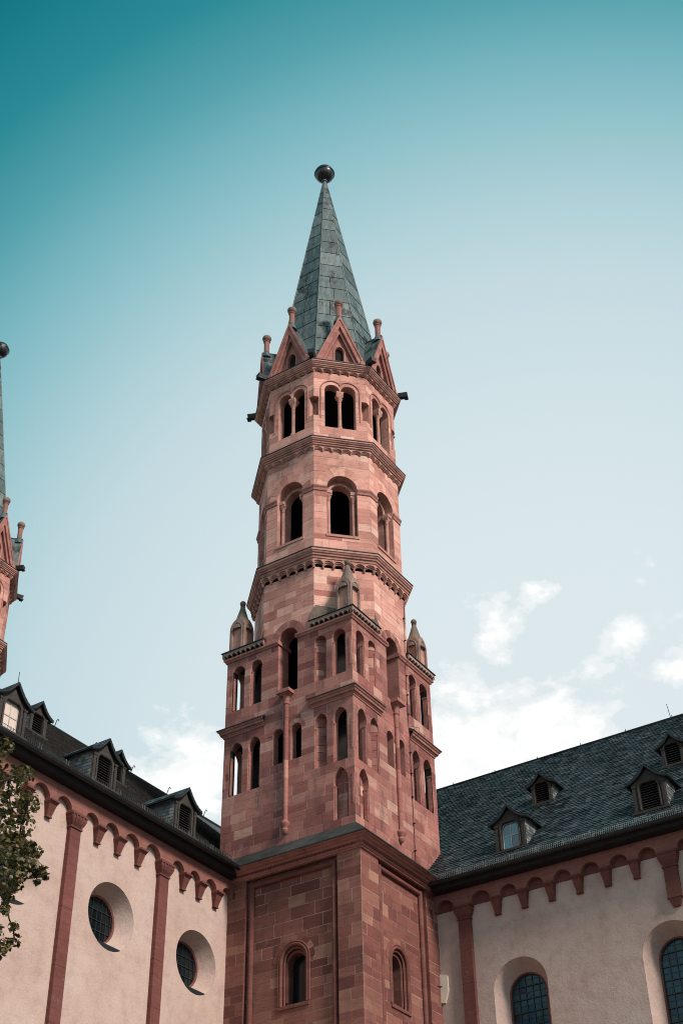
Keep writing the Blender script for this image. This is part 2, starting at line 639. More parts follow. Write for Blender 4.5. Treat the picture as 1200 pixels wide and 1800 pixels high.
# ------------------------------------------------------------------ walls of cut stone with openings
class Op:
    """opening: centre c, half width hw, sill vb, springing vs, rise (0 = flat lintel at vs)"""

    def __init__(s, c, hw, vb, vs, rise=None):
        s.c, s.hw, s.vb, s.vs = c, hw, vb, vs
        s.rise = hw if rise is None else rise
        s.vt = vs + s.rise

    def w(s, v):
        if v <= s.vs or s.rise <= 0:
            return s.hw
        r = (s.hw ** 2 + s.rise ** 2) / (2 * s.hw)
        return max(0.0, s.hw - r + math.sqrt(max(0.0, r * r - (v - s.vs) ** 2)))

    def arc(s, v0, v1, n=6):
        """sample heights between v0 and v1"""
        v1 = min(v1, s.vt)
        if v1 <= s.vs:
            return [v0, v1]
        a = max(v0, s.vs)
        t0 = math.asin(min(1, (a - s.vs) / s.rise))
        t1 = math.asin(min(1, (v1 - s.vs) / s.rise))
        L = [s.vs + s.rise * math.sin(t0 + (t1 - t0) * i / n) for i in range(n + 1)]
        if v0 < s.vs:
            L = [v0] + L
        return L

    def outline(s, n=10, grow=0.0):
        """open path: right foot up, over the crown, left foot"""
        R = [(s.c + s.w(v) + grow * 0, v) for v in s.arc(s.vb, s.vt, n)]
        Lf = [(2 * s.c - u, v) for u, v in R[::-1][(1 if s.rise > 0 else 0):]]
        return R + Lf


class Circ:
    def __init__(s, c, cv, r):
        s.c, s.cv, s.r = c, cv, r
        s.vb, s.vt = cv - r, cv + r

    def w(s, v):
        return math.sqrt(max(0, s.r ** 2 - (v - s.cv) ** 2))


def courses(v0, v1, req=(), h=.36):
    bs = sorted(set([v0, v1] + [r for r in req if v0 + .05 < r < v1 - .05]))
    out = [v0]
    for a, b in zip(bs, bs[1:]):
        n = max(1, round((b - a) / h))
        ws = [rnd.uniform(.72, 1.28) for _ in range(n)]
        t = sum(ws)
        x = a
        for w in ws:
            x += w / t * (b - a)
            out.append(x)
        out[-1] = b
    return out


def cells(u0, u1, bounds, ops, lmin=.42, lmax=1.25):
    """courses of stones cut round the openings -> list of ccw polygons"""
    polys = []
    for a, b in zip(bounds, bounds[1:]):
        e = .004
        span = sorted([o for o in ops if o.vb <= a + e and o.vt >= b - e], key=lambda o: o.c)
        apex = sorted([o for o in ops if o.vb <= a + e and a + e < o.vt < b - e], key=lambda o: o.c)
        edges = [None] + span + [None]
        for L, R in zip(edges, edges[1:]):
            lf = (lambda v: u0) if L is None else (lambda v, o=L: o.c + o.w(v))
            rf = (lambda v: u1) if R is None else (lambda v, o=R: o.c - o.w(v))
            lv = [a, b] if L is None else L.arc(a, b)
            rv = [a, b] if R is None else R.arc(a, b)
            lm = max(lf(v) for v in lv)
            rm = min(rf(v) for v in rv)
            if max(rf(v) for v in rv) - min(lf(v) for v in lv) < .02:
                continue
            ap = [o for o in apex if lf(a) - .02 < o.c < rf(a) + .02]
            js = []
            pos = lm
            while True:
                pos += rnd.uniform(lmin, lmax) * (.6 if (pos == lm and rnd.random() < .5) else 1)
                for o in ap:
                    if abs(pos - o.c) < o.w(a) + .07:
                        pos = o.c + o.w(a) + .1
                if pos > rm - .28:
                    break
                js.append(pos)
            xs = [None] + js + [None]
            for p, q in zip(xs, xs[1:]):
                pl, pr = (lf(a) if p is None else p), (rf(a) if q is None else q)
                poly = [(pl, a)]
                for o in ap:
                    if pl - .01 < o.c < pr + .01:
                        vv = o.arc(a, o.vt, 6)
                        lefts = [(o.c - o.w(v), v) for v in vv]
                        rights = [(o.c + o.w(v), v) for v in vv[::-1]]
                        if o.rise > 0:
                            rights = rights[1:]
                        seq = [t for t in lefts + rights if pl - 1e-4 <= t[0] <= pr + 1e-4]
                        poly += seq
                poly.append((pr, a))
                if q is None and R is not None:
                    poly += [(rf(v), v) for v in rv[1:]]
                else:
                    poly.append((pr, b))
                if p is None and L is not None:
                    poly += [(lf(v), v) for v in lv[::-1][:-1]]
                else:
                    poly.append((pl, b))
                cl = []
                for t in poly:
                    if not cl or math.hypot(t[0] - cl[-1][0], t[1] - cl[-1][1]) > .004:
                        cl.append(t)
                if math.hypot(cl[0][0] - cl[-1][0], cl[0][1] - cl[-1][1]) < .004:
                    cl.pop()
                if len(cl) >= 3:
                    polys.append(cl)
    return polys


def ring_stones(op, w, n):
    """wedge-shaped voussoirs round a round arch"""
    out = []
    for i in range(n):
        a0, a1 = PI * i / n, PI * (i + 1) / n
        r0, r1 = op.hw + .004, op.hw + w * rnd.uniform(.94, 1.03)
        am = (a0 + a1) / 2
        out.append([(op.c + r1 * math.cos(a0), op.vs + r1 * math.sin(a0)), (op.c + r1 * math.cos(am) * 1.0, op.vs + r1 * math.sin(am)),
                    (op.c + r1 * math.cos(a1), op.vs + r1 * math.sin(a1)),
                    (op.c + r0 * math.cos(a1), op.vs + r0 * math.sin(a1)), (op.c + r0 * math.cos(am), op.vs + r0 * math.sin(am)),
                    (op.c + r0 * math.cos(a0), op.vs + r0 * math.sin(a0))])
    return out


class Masonry:
    """collects the stones of one thing; the ones that show largest become objects of their own"""

    def __init__(s):
        s.stones = []     # (frame, poly, d0, d1, material)

    def add(s, fr, poly, mat, d=0.0, gap=.008, proud=.006):
        s.stones.append((fr, inset(poly, gap), d - .035, d + rnd.uniform(-.4, 1) * proud, mat))

    def flush(s, root, limit=300, name='stone_block'):
        base = root.location
        rated = []
        for i, (fr, poly, d0, d1, mat) in enumerate(s.stones):
            P = [Vector(fr.p(u, v, d1)) + base for u, v in poly]
            c = sum(P, Vector()) / len(P)
            if fr.N.dot(CAM_LOC - c) <= 0:
                rated.append((0, i))
                continue
            q = [project(p) for p in P]
            x = sum(t[0] for t in q) / len(q)
            y = sum(t[1] for t in q) / len(q)
            ar = abs(sum(q[k - 1][0] * q[k][1] - q[k][0] * q[k - 1][1] for k in range(len(q)))) / 2
            if not (0 < x < 1200 and 0 < y < 1800):
                ar = 0
            rated.append((ar, i))
        rated.sort(reverse=True)
        pick = {i for a, i in rated[:limit] if a > 0}
        rest = {}
        for i, (fr, poly, d0, d1, mat) in enumerate(s.stones):
            if i in pick:
                mb = MB()
                mb.prism(fr, poly, d0, d1)
                mb.build(name, mat, root)
            else:
                rest.setdefault(mat, MB()).prism(fr, poly, d0, d1)
        big = MB()
        mats = []
        for mi, (mat, mb) in enumerate(rest.items()):
            mats.append(mat)
            b = len(big.v)
            big.v += mb.v
            big.f += [tuple(b + k for k in f) for f in mb.f]
            big.m += [mi] * len(mb.f)
        if big.f:
            big.build('stone_masonry', mats, root, 'stuff')


def reveal(mb, fr, path, d0, d1, mi=0):
    """inner faces of an opening along path (u, v)"""
    A = [fr.p(u, v, d1) for u, v in path]
    B = [fr.p(u, v, d0) for u, v in path]
    mb.strip(A, B, mi)


def sheet(mb, fr, u0, u1, v0, v1, ops, d=0.0, mi=0, n=14):
    """flat wall surface with openings left out"""
    vs_ = {v0, v1}
    for o in ops:
        if isinstance(o, Circ):
            for i in range(2 * n + 1):
                vs_.add(o.cv - o.r * math.cos(PI * i / (2 * n)))
        else:
            vs_.add(o.vb)
            for v in o.arc(o.vb, o.vt, n):
                vs_.add(v)
    vs_ = sorted(v for v in vs_ if v0 <= v <= v1)
    for a, b in zip(vs_, vs_[1:]):
        if b - a < 1e-5:
            continue
        mid = (a + b) / 2
        cut = sorted([o for o in ops if o.vb < mid < o.vt], key=lambda o: o.c)
        la, lb = u0, u0
        for o in cut + [None]:
            ra, rb = (u1, u1) if o is None else (o.c - o.w(a), o.c - o.w(b))
            mb.quad([fr.p(la, a, d), fr.p(ra, a, d), fr.p(rb, b, d), fr.p(la, b, d)], mi)
            if o is not None:
                la, lb = o.c + o.w(a), o.c + o.w(b)


# ================================================================== GROUND
gm = simple_mat('paving_stone', (.10, .097, .092), .85, 0, .3, .6, .3, 0, .4, 6)
mb = MB()
mb.quad([(-900, -900, 0), (900, -900, 0), (900, 900, 0), (-900, 900, 0)])
mb.build('ground', gm, None, 'structure')

# ================================================================== TOWER
T22 = math.tan(PI / 8)
tower = thing('church_tower', 'tall red sandstone tower with octagonal arcaded upper tiers and lead spire, centre', 'tower', (3, 3, 0))
OCT = []            # parts of the octagon and spire, reused for the second tower
mas = Masonry()     # square stages
maso = Masonry()    # octagon
M_SHADE = simple_mat('shaded_interior', (.022, .020, .019), .95, spec=.05)  # near-black colour stands in for the shade inside and behind openings


def scallop(mb, fr, u0, u1, vt, vs_, n, r, d0, d1, mi=0, back=False, rise=None):
    w = (u1 - u0) / n
    poly = [(u0, vs_)]
    for i in range(n):
        c = u0 + (i + .5) * w
        poly += [(c - r * math.cos(PI * j / 8), vs_ + (rise or r) * math.sin(PI * j / 8)) for j in range(9)]
    poly += [(u1, vs_), (u1, vt), (u0, vt)]
    mb.prism(fr, poly, d0, d1, mi, back)


def oct_path(a):
    R = a / math.cos(PI / 8)
    return [(R * math.cos(PI + (k + .5) * PI / 4), R * math.sin(PI + (k + .5) * PI / 4)) for k in range(8)]


def around(o, n=8, step=PI / 4, bag=None):
    res = [o]
    for k in range(1, n):
        res.append(clone(o, o.parent, k * step))
    if bag is not None:
        bag += res
    return res


# ---- lower stage -------------------------------------------------------------
DL = 3 + .437
ZL = 22.66
low_b = courses(14.6, ZL, [17.80, 22.53], .355)
for k, uL, uR, pc, phw, wc in ((0, 3 - 5.25, 3 + .437, 3 - 2.466, 1.934, 3 - 2.42), (2, -3 - .437, 4.73 - 3, 2.28 - 3, 1.60, 2.12 - 3)):
    fr = octframe(k, DL)
    pan = Op(pc, phw, 0, 22.53, 0)
    back = MB()
    for poly in cells(uL, uR, low_b, [pan]):
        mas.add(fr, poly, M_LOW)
        back.quad([fr.p(u, v, -.006) for u, v in poly])
    fi = fr.shift(-.17)
    win = Op(wc, .5, 17.80, 19.30)
    for poly in cells(pc - phw, pc + phw, [b for b in low_b if b < 22.54], [win]):
        mas.add(fi, poly, M_LOW)
        back.quad([fi.p(u, v, -.006) for u, v in poly])
    for poly in ring_stones(Op(wc, .66, 0, 19.30), .2, 9):
        mas.add(fi, poly, M_LOW, .012, .004)
    back.build('mortar_bed', M_MORTAR, tower)
    mb = MB()
    reveal(mb, fr, [(pc + phw, 14), (pc + phw, 22.53), (pc - phw, 22.53), (pc - phw, 14)], -.17, 0)
    sheet(mb, fr, uL, uR, 0, 14.6, [pan], 0)
    sheet(mb, fi, pc - phw, pc + phw, 0, 14.6, [], 0)
    mb.build('panel_recess', M_TRIML, tower)
    # roll moulding that frames the sunk panel
    mb = MB()
    i0 = .20
    pth = [fi.p(pc + phw - i0, 13, .05), fi.p(pc + phw - i0, 22.53 - i0, .05), fi.p(pc - phw + i0, 22.53 - i0, .05), fi.p(pc - phw + i0, 13, .05)]
    for a, b in zip(pth, pth[1:]):
        mb.tube([a, b], .095, 10)
    mb.lathe(pth[1][:2], [(.095, pth[1][2] - .095), (.095, pth[1][2] + .085)], 10)
    mb.lathe(pth[2][:2], [(.095, pth[2][2] - .085), (.095, pth[2][2] + .085)], 10)
    mb.build('panel_roll', M_TRIML, tower, smooth=True)
    # round-headed window with stepped, rolled jambs
    mb = MB()
    op2 = Op(wc, .37, 17.90, 19.22)
    reveal(mb, fi, win.outline(10) + [win.outline(10)[0]], -.20, 0)
    sheet(mb, fi, wc - .52, wc + .52, 17.76, 19.9, [op2], -.20, 0, 10)
    reveal(mb, fi, op2.outline(10) + [op2.outline(10)[0]], -.50, -.20)
    mb.box(fi, wc - .62, wc + .62, 17.68, 17.80, -.3, .05)
    w = mb.build('window_surround', M_TRIML, tower)
    for grow, d, r in ((.05, .0, .055), (.135, .012, .035), (-.05, -.09, .045)):
        mb = MB()
        oo = Op(wc, .5 + grow, 17.82, 19.30)
        mb.tube([fi.p(u, v, d) for u, v in oo.outline(12)], r, 8)
        mb.build('roll_moulding', M_TRIML, w, smooth=True)
    mb = MB()
    oo = Op(wc, .37 + .05, 17.96, 19.22)
    mb.tube([fi.p(u, v, -.19) for u, v in oo.outline(12)], .05, 8)
    mb.build('roll_moulding', M_TRIML, w, smooth=True)
    mb = MB()
    mb.box(fi, wc - .5, wc + .5, 17.7, 19.8, -.56, -.49)  # dark pane added to block light and make the opening read black
    mb.build('window_pane', M_GLASSD, w)

# unseen sides of the lower stage close the box
mb = MB()
for k in (4, 6):
    f2 = octframe(k, 3.0)
    mb.quad([f2.p(-3.4, 0), f2.p(3.4, 0), f2.p(3.4, 23.8), f2.p(-3.4, 23.8)])
mb.build('rear_wall', M_TRIML, tower)

# cornice of the lower stage with its slated weathering
cpath = [(-DL, 2.6), (-DL, -DL), (1.9, -DL)]
mb = MB()
mb.sweep(cpath, [(0, 22.54), (.07, 22.545), (.07, 22.59), (.12, 22.61), (.15, 22.66), (.15, 22.70), (.24, 22.715), (.27, 22.745), (.27, 22.775), (.34, 22.785), (.385, 22.81), (.40, 22.845), (.47, 22.85), (.495, 22.875), (.495, 22.905), (0, 22.92)])
mb.build('base_cornice', M_TRIM, tower)
mb = MB()
for (a, b) in ((cpath[0], cpath[1]), (cpath[1], cpath[2])):
    a, b = Vector(a), Vector(b)
    t = (b - a).normalized()
    nrm = Vector((t.y, -t.x))
    L = (b - a).length
    n = int(L / .11)
    for i in range(n):
        c = a + t * ((i + .5) * .11) + nrm * .16
        f2 = Fr((c.x, c.y), (t.x, t.y), (nrm.x, nrm.y))
        mb.frustum(f2, (-.03, .03, -.05, .03, 22.655), (-.038, .038, -.05, .055, 22.705))
mb.build('dentil_course', M_TRIML, tower, 'stuff')
mb = MB()
M_WSLOPE = simple_mat('weathering_slate', (.034, .038, .036), .7, 0, .45, 2.0, .3, .25, .4, 8)
mb.sweep(cpath, [(.50, 22.895), (.50, 22.92), (-.437, 23.77), (-.45, 23.6)])
wth = mb.build('plinth_weathering', M_WSLOPE, tower)
for k, sg, L in ((0, 1, 5.9), (2, -1, 5.0)):
    fr = octframe(k, DL)
    s0 = 0.0
    while s0 < L:
        s1 = min(L, s0 + rnd.uniform(.7, 1.3))
        def P_(s_, o, z):
            u = sg * (3.0 - s_)
            return fr.p(u, z, o)
        o_, zo = .53, 22.925 + rnd.uniform(0, .012)
        a0 = -.967 if s0 == 0 else s0 + .008
        q = [P_(a0, o_, zo), P_(s1 - .008, o_, zo), P_(s1 - .008, -.437, 23.80), P_(s0 + (.0 if s0 == 0 else .008), -.437, 23.80)]
        mb = MB()
        dn = Vector((0, 0, .045))
        mb.quad(q)
        mb.strip(q, [Vector(p) - dn for p in q], 0, True)
        mb.build('weathering_slab', M_WSLOPE, wth)
        s0 = s1

# ---- square stage with its four corner turrets --------------------------------------
Z0, Z1, Z2 = 23.6, 32.45, 28.98
arch = Op(0, .46, 30.08, 32.60)
sym = [arch]
for sg in (-1, 1):
    sym += [Op(sg * 2.40, .30, 30.10, 31.82), Op(sg * 1.535, .275, 30.10, 31.85),
            Op(sg * 2.40, .305, 26.40, 28.22, .42), Op(sg * 1.535, .28, 26.40, 28.25, .40),
            Op(sg * .415, .24, 27.10, 28.36)]
sq_b = courses(Z0, Z1, [24.1, 26.4, 27.1, 30.1, 31.5], .36)
for i, b in enumerate(sq_b):
    if abs(b - 30.1) < .001:
        sq_b[i] = 30.1
for k in (0, 2, 4, 6):
    fr = octframe(k, 3.0)
    ops = [Op(o.c, o.hw, o.vb if o is not arch else 30.1, o.vs, o.rise) for o in sym]
    niche = None
    if k in (0, 2):
        niche = Op((1 if k == 0 else -1) * 2.39, .31, 24.1, 25.62, .52)
        ops.append(niche)
    back = MB()
    for poly in cells(-3, 3, sq_b, ops, .4, 1.15):
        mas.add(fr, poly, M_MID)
        back.quad([fr.p(u, v, -.006) for u, v in poly])
    for poly in cells(-3, 3, [sq_b[0]] + [b for b in sq_b if 24 < b] , ops, 3, 9):
        back.quad([fr.p(u, v, -.33) for u, v in poly], 1)
    if niche:
        f2 = fr.shift(-.24)
        for poly in cells(niche.c - .32, niche.c + .32, [b for b in sq_b if 24.05 < b < 26.5], [], .5, .9):
            mas.add(f2, poly, M_MID)
            back.quad([f2.p(u, v, -.006) for u, v in poly])
    back.build('mortar_bed', [M_MORTAR, M_SHADE], tower)
    for o in ops:
        mb = MB()
        ol = o.outline(8)
        T = .70 if abs(o.c) < .01 else (.36 if abs(o.c) < .6 else (.25 if o is niche else .33))
        reveal(mb, fr, ol + [ol[0]], -T, -.004)
        if abs(o.c) > 1 and k in (0, 2):
            # slim nook shafts with a small impost on either jamb
            si = o.vs - .22
            for sg in (-1, 1):
                e = o.c + sg * o.hw
                mb.box(fr, min(e, e - sg * .045), max(e, e - sg * .045), o.vb + .12, si, -.20, -.035)
                mb.box(fr, min(e, e - sg * .06), max(e, e - sg * .06), si, si + .05, -.22, -.02)
                mb.frustum(fr, (min(e, e - sg * .001), max(e, e - sg * .001), -.2, -.03, o.vb), (min(e, e - sg * .045), max(e, e - sg * .045), -.2, -.035, o.vb + .12))
        mb.build('window_surround' if o is not niche else 'blind_niche', M_TRIM, tower)

# rings of voussoirs over the coupled windows and the tall arches
for k in (0, 2):
    fr = octframe(k, 3.0)
    for sg in (-1, 1):
        for poly in ring_stones(Op(sg * .415, .24, 0, 28.36), .20, 5):
            mas.add(fr, poly, M_MID, .008, .004)
    for poly in ring_stones(arch, .34, 11):
        mas.add(fr, poly, M_MID, .014, .004)

# engaged shaft between the coupled windows
fr = octframe(0, 3.0)
mb = MB()
q = fr.p(0, 0, .06)
shaft_tones = []
sh = None
zz = [24.62, 25.35, 26.3, 27.1, 28.0, 28.9, 29.55]
for za, zb_ in zip(zz, zz[1:]):
    mb = MB()
    mb.lathe(q[:2], [(.088, za + .002), (.094, za + .008), (.094, zb_ - .008), (.088, zb_ - .002)], 16)
    o = mb.build('engaged_shaft' if sh is None else 'shaft_drum', M_MID, sh or tower, smooth=30.0)
    sh = sh or o
mb = MB()
mb.lathe(q[:2], [(.03, 24.12), (.09, 24.17), (.13, 24.28), (.09, 24.34), (.11, 24.38), (.18, 24.46), (.185, 24.54), (.13, 24.60), (.10, 24.66)], 14)
mb.build('shaft_console', M_TRIM, sh, smooth=True)
mb = MB()
mb.lathe(q[:2], [(.10, 29.48), (.13, 29.52), (.13, 29.56), (.10, 29.59), (.115, 29.70), (.16, 29.84), (.21, 29.90)], 14)
mb.frustum(fr, (-.19, .19, 0, .24, 29.86), (-.24, .24, 0, .29, 29.93))
mb.box(fr, -.30, .30, 29.93, 30.07, -.05, .35)
mb.build('shaft_capital', M_TRIM, sh, smooth=30.0)
around(sh, 4, PI / 2)

mb = MB()
for sg in (-1, 1):
    mb.box(fr, min(sg * .46, sg * .40), max(sg * .46, sg * .40), 32.43, 32.60, -.80, .10)
around(mb.build('jamb_impost', M_TRIM, tower), 4, PI / 2)

# floors added inside to block sky and light in the openings
for a, z in ((2.96, 26.3), (2.96, 30.06), (2.96, 33.10), (2.96, 36.1)):
    mb = MB()
    mb.quad([(x, y, z) for x, y in oct_path(a)])
    mb.build('tower_blocker_floor', M_SHADE, tower)
for z in (24.05, 26.38, 29.05, 32.62):
    mb = MB()
    mb.quad([(-2.99, -2.99, z), (-1.22, -2.99, z), (-2.99, -1.22, z)])
    around(mb.build('turret_floor', M_SHADE, tower), 4, PI / 2)

# octagon core behind the turrets
dg_b = courses(Z0, 32.9, [], .36)
for k in (1, 3, 5, 7):
    fr = octframe(k, 2.985)
    h = 2.985 * T22
    back = MB()
    if k == 1:
        for poly in cells(-h, h, dg_b, [Op(0, .42, 20, 40, 0)]):
            mas.add(fr, poly, M_MID)
    sheet(back, fr, -h, h, Z0, 32.9, [], -.012)
    back.build('core_wall', M_SHADE, tower)  # core sheet coloured near black in place of turret shade

# turret mouldings (near corner, then turned to the other corners)
c3 = -3.0
mb = MB()
mb.sweep([(c3, c3 + 2.54), (c3, c3), (c3 + 2.54, c3)], [(0, 32.40), (.05, 32.42), (.07, 32.47), (.12, 32.52), (.12, 32.585), (0, 32.60)])
around(mb.build('impost_moulding', M_TRIM, tower), 4, PI / 2)
mb = MB()
mb.sweep([(c3, c3 + 1.95), (c3, c3), (c3 + 1.95, c3)], [(0, 28.95), (.035, 28.96), (.04, 29.01), (.075, 29.04), (.08, 29.08), (.13, 29.10), (.15, 29.15), (.15, 29.18), (.19, 29.20), (.215, 29.24), (.22, 29.275)])
tc_ = mb.build('turret_cornice', M_TRIM, tower)
mb = MB()
mb.sweep([(c3, c3 + 1.95), (c3, c3), (c3 + 1.95, c3)], [(.205, 29.262), (.245, 29.27), (.245, 29.305), (0, 29.47), (-.01, 29.3)])
mb.build('weathering', M_WSLOPE, tc_)
mb = MB()
for (fk, u0, u1) in ((0, 3 - 1.85, 3.1), (2, -3.1, -3 + 1.85)):
    f2 = octframe(fk, 3.0)
    n = int((u1 - u0) / .07)
    for i in range(n):
        c = u0 + (i + .5) * (u1 - u0) / n
        mb.box(f2, c - .02, c + .02, 29.085, 29.125, .07, .15)
mb.build('dentil_course', M_TRIM, tc_, 'stuff')
around(tc_, 4, PI / 2)
# pierced frieze and coping of the turret
mb = MB()
for (fk, u0, u1) in ((0, 3 - 1.9, 3.16), (2, -3.16, -3 + 1.9)):
    f2 = octframe(fk, 3.0)
    scallop(mb, f2, u0, u1, 32.86, 32.66, 9, .092, .08, .165, 1, True)
    mb.box(f2, u0 + .02, u1 - .06, 32.60, 32.86, .0, .04, 0)  # dark backing painted as the shade behind the piercings
    n = 9
    for i in range(n + 1):
        c = u0 + i * (u1 - u0) / n
        c = min(max(c, u0 + .03), u1 - .05)
        mb.frustum(f2, (c - .012, c + .012, .03, .07, 32.60), (c - .03, c + .03, .03, .16, 32.70), 1)
tf = mb.build('turret_frieze', [M_SHADE, M_FRIEZE], tower)
mb = MB()
mb.sweep([(c3, c3 + 1.92), (c3, c3), (c3 + 1.92, c3)], [(.0, 32.855), (.17, 32.86), (.205, 32.875), (.21, 32.90), (0, 32.96)])
mb.build('coping', M_DARK, tf)
mb = MB()
A = [(c3 - .15, c3 - .15, 32.93), (c3 + 1.88, c3 - .15, 32.93), (c3 - .15, c3 + 1.88, 32.93)]
top = [(c3 + 1.77, c3 + .02, 33.75), (c3 + .02, c3 + 1.77, 33.75)]
ap = (c3 + .5, c3 + .5, 33.25)
mb.quad([A[0], A[1], ap])
mb.quad([A[2], A[0], ap])
mb.quad([A[1], top[0], top[1], ap][:3] + [ap])
mb.quad([top[1], A[2], ap])
mb.quad([(c3 + 1.88, c3 - .15, 32.93), top[0], (c3 + 1.77, c3 + .02, 32.9)])
mb.quad([(c3 - .15, c3 + 1.88, 32.93), top[1], (c3 + .02, c3 + 1.77, 32.9)])
mb.build('turret_roof', M_WEATHER, tf)
around(tf, 4, PI / 2)

# pinnacle on the turret: square arched body, pyramid cap, ball
M_PIN = stone_mat('pinnacle_stone', [(0, (.24, .165, .138)), (.5, (.31, .215, .18)), (1, (.38, .26, .215))], 'course', .8)
M_CAP = stone_mat('pinnacle_cap_stone', [(0, (.15, .118, .10)), (.5, (.20, .158, .134)), (1, (.26, .20, .168))], 'course', .85)
pc_ = (c3 + .385, c3 + .385)
s_ = .355
mb = MB()
b0 = [(pc_[0] + x * s_, pc_[1] + y * s_) for x, y in ((-1, -1), (1, -1), (1, 1), (-1, 1))]
for kk in range(4):
    th = PI + kk * PI / 2
    n = (math.cos(th), math.sin(th))
    f2 = Fr((pc_[0] + n[0] * s_, pc_[1] + n[1] * s_), (-n[1], n[0]), n)
    op = Op(0, .215, 33.05, 34.0, .30)
    oo = Op(0, s_, 32.9, 34.06, .50)
    # arched face with a sunk panel
    out = [(-s_, 32.9), (s_, 32.9)] + [(oo.w(v), v) for v in oo.arc(34.06, oo.vt, 6)]
    out += [(-u, v) for u, v in out[2:][::-1][1:]]
    inn = op.outline(8)
    ring_o = [(s_, 33.05)] + [(s_, 33.4)] + [(oo.w(v), v) for v in oo.arc(34.06, oo.vt, 6)]
    ring_o = ring_o + [(-u, v) for u, v in ring_o[::-1][1:]]
    ring_i = [(op.hw, 33.05), (op.hw, 33.4)] + [(op.w(v), v) for v in op.arc(34.0, op.vt, 6)]
    ring_i = ring_i + [(-u, v) for u, v in ring_i[::-1][1:]]
    mb.strip([f2.p(u, v) for u, v in ring_o], [f2.p(u, v) for u, v in ring_i])
    mb.strip([f2.p(u, v) for u, v in ring_i], [f2.p(u, v, -.07) for u, v in ring_i])
    arc_o = [(u, v) for u, v in ring_o if v > 34.07]
    mb.strip([f2.p(u, v) for u, v in arc_o], [f2.p(u, v, -.25) for u, v in arc_o])
    mb.quad([f2.p(-s_, 32.85), f2.p(s_, 32.85), f2.p(s_, 33.05), f2.p(-s_, 33.05)])
    mb.tube([f2.p(u * 1.0, v, .012) for u, v in Op(0, .26, 33.05, 34.0, .36).outline(8)], .022, 6)
pin = mb.build('pinnacle', M_PIN, tower)
mb = MB()
for kk in range(4):
    th = PI + kk * PI / 2
    n = (math.cos(th), math.sin(th))
    f2 = Fr((pc_[0] + n[0] * s_, pc_[1] + n[1] * s_), (-n[1], n[0]), n)
    mb.prism(f2, inset(Op(0, .22, 33.05, 34.0, .305).outline(8)[::1], 0)[::1], -.10, -.065)
mb.build('pinnacle_panel', M_TRIMP, pin)
mb = MB()
mb.lathe(pc_, [(.44, 34.06), (.40, 34.22), (.30, 34.54), (.19, 34.93), (.10, 35.26), (.085, 35.31), (.11, 35.33), (.07, 35.36), (.07, 35.38)], 12, rot=PI / 12)
mb.build('pinnacle_cap', M_CAP, pin)
mb = MB()
mb.lathe(pc_, [(.05, 35.34)] + [(.13 * math.cos(a), 35.48 + .13 * math.sin(a)) for a in [(-75 + 15 * i) * PI / 180 for i in range(11)]] + [(.01, 35.605)], 14)
mb.build('pinnacle_ball', M_CAP, pin, smooth=True)
around(pin, 4, PI / 2)

# narrow fillets framing the turret's corner piers
for za, zb_ in ((30.35, 31.62), (26.75, 28.05), (24.55, 25.75)):
    for kf, sg in ((0, 1), (2, -1)):
        f2 = octframe(kf, 3.0)
        mb = MB()
        a_, b_ = sorted((sg * 2.955, sg * 2.885))
        mb.box(f2, a_, b_, za, zb_, -.02, .022)
        around(mb.build('corner_fillet', M_TRIM, tower), 4 if za > 26 else 1, PI / 2)

# lightning conductor down the sunny face
fr = octframe(2, 3.0)
mb = MB()
mb.tube([fr.p(1.02, z, .03) for z in (23.7, 26, 28.9)] + [fr.p(1.0, 29.0, .5), fr.p(1.0, 29.25, .5), fr.p(1.0, 29.5, .03), fr.p(.98, 32.3, .03), fr.p(.98, 32.5, .2), fr.p(1.0, 33.0, .03), fr.p(1.15, 35.5, .03)], .012, 5)
lc = mb.build('lightning_conductor', M_ROD, tower)
for z in (24.2, 25.3, 26.4, 27.4, 28.3, 30.0, 30.9, 31.8, 33.5, 34.6):
    mb = MB()
    mb.box(fr, .98, 1.05, z, z + .03, -.01, .09)
    mb.build('clip', M_ROD, lc)

# ---- octagon tiers -------------------------------------------------------------------
A1, A2, A3 = 3.0, 2.955, 2.93


def oct_tier(a, bounds, opsf, mat, k0=range(8)):
    h = a * T22
    for k in k0:
        fr = octframe(k, a)
        back = MB()
        for poly in cells(-h, h, bounds, opsf(k)):
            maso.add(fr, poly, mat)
            back.quad([fr.p(u, v, -.006) for u, v in poly])
        o = back.build('mortar_bed', M_MORTAR, tower)
        OCT.append(o)


t1b = courses(32.45, 35.62, [32.6, 33.06], .37)
oct_tier(A1, t1b, lambda k: [Op(0, .46, 30.1, 32.60)] if k % 2 == 0 else [], M_PALE)
rec2 = Op(0, .66, 37.40, 39.98)
t2b = courses(36.3, 42.0, [37.40, 39.98], .37)
oct_tier(A2, t2b, lambda k: [rec2], M_PALE)
tw = Op(0, .71, 43.45, 45.66, 0)
twa = [Op(-.37, .34, 45.66, 45.70), Op(.37, .34, 45.66, 45.70)]
h3 = A3 * T22
slot = [Op(s * (.985 + h3) / 2, (h3 - .985) / 2 + .002, 44.07, 45.20, 0) for s in (-1, 1)]
t3b = courses(42.4, 46.75, [43.45, 44.07, 45.20, 45.66], .37)
oct_tier(A3, t3b, lambda k: [tw] + twa + slot, M_PALE)
for k in range(8):
    fr = octframe(k, A2)
    for poly in ring_stones(rec2, .46, 9):
        maso.add(fr, poly, M_PALE, .010, .004)

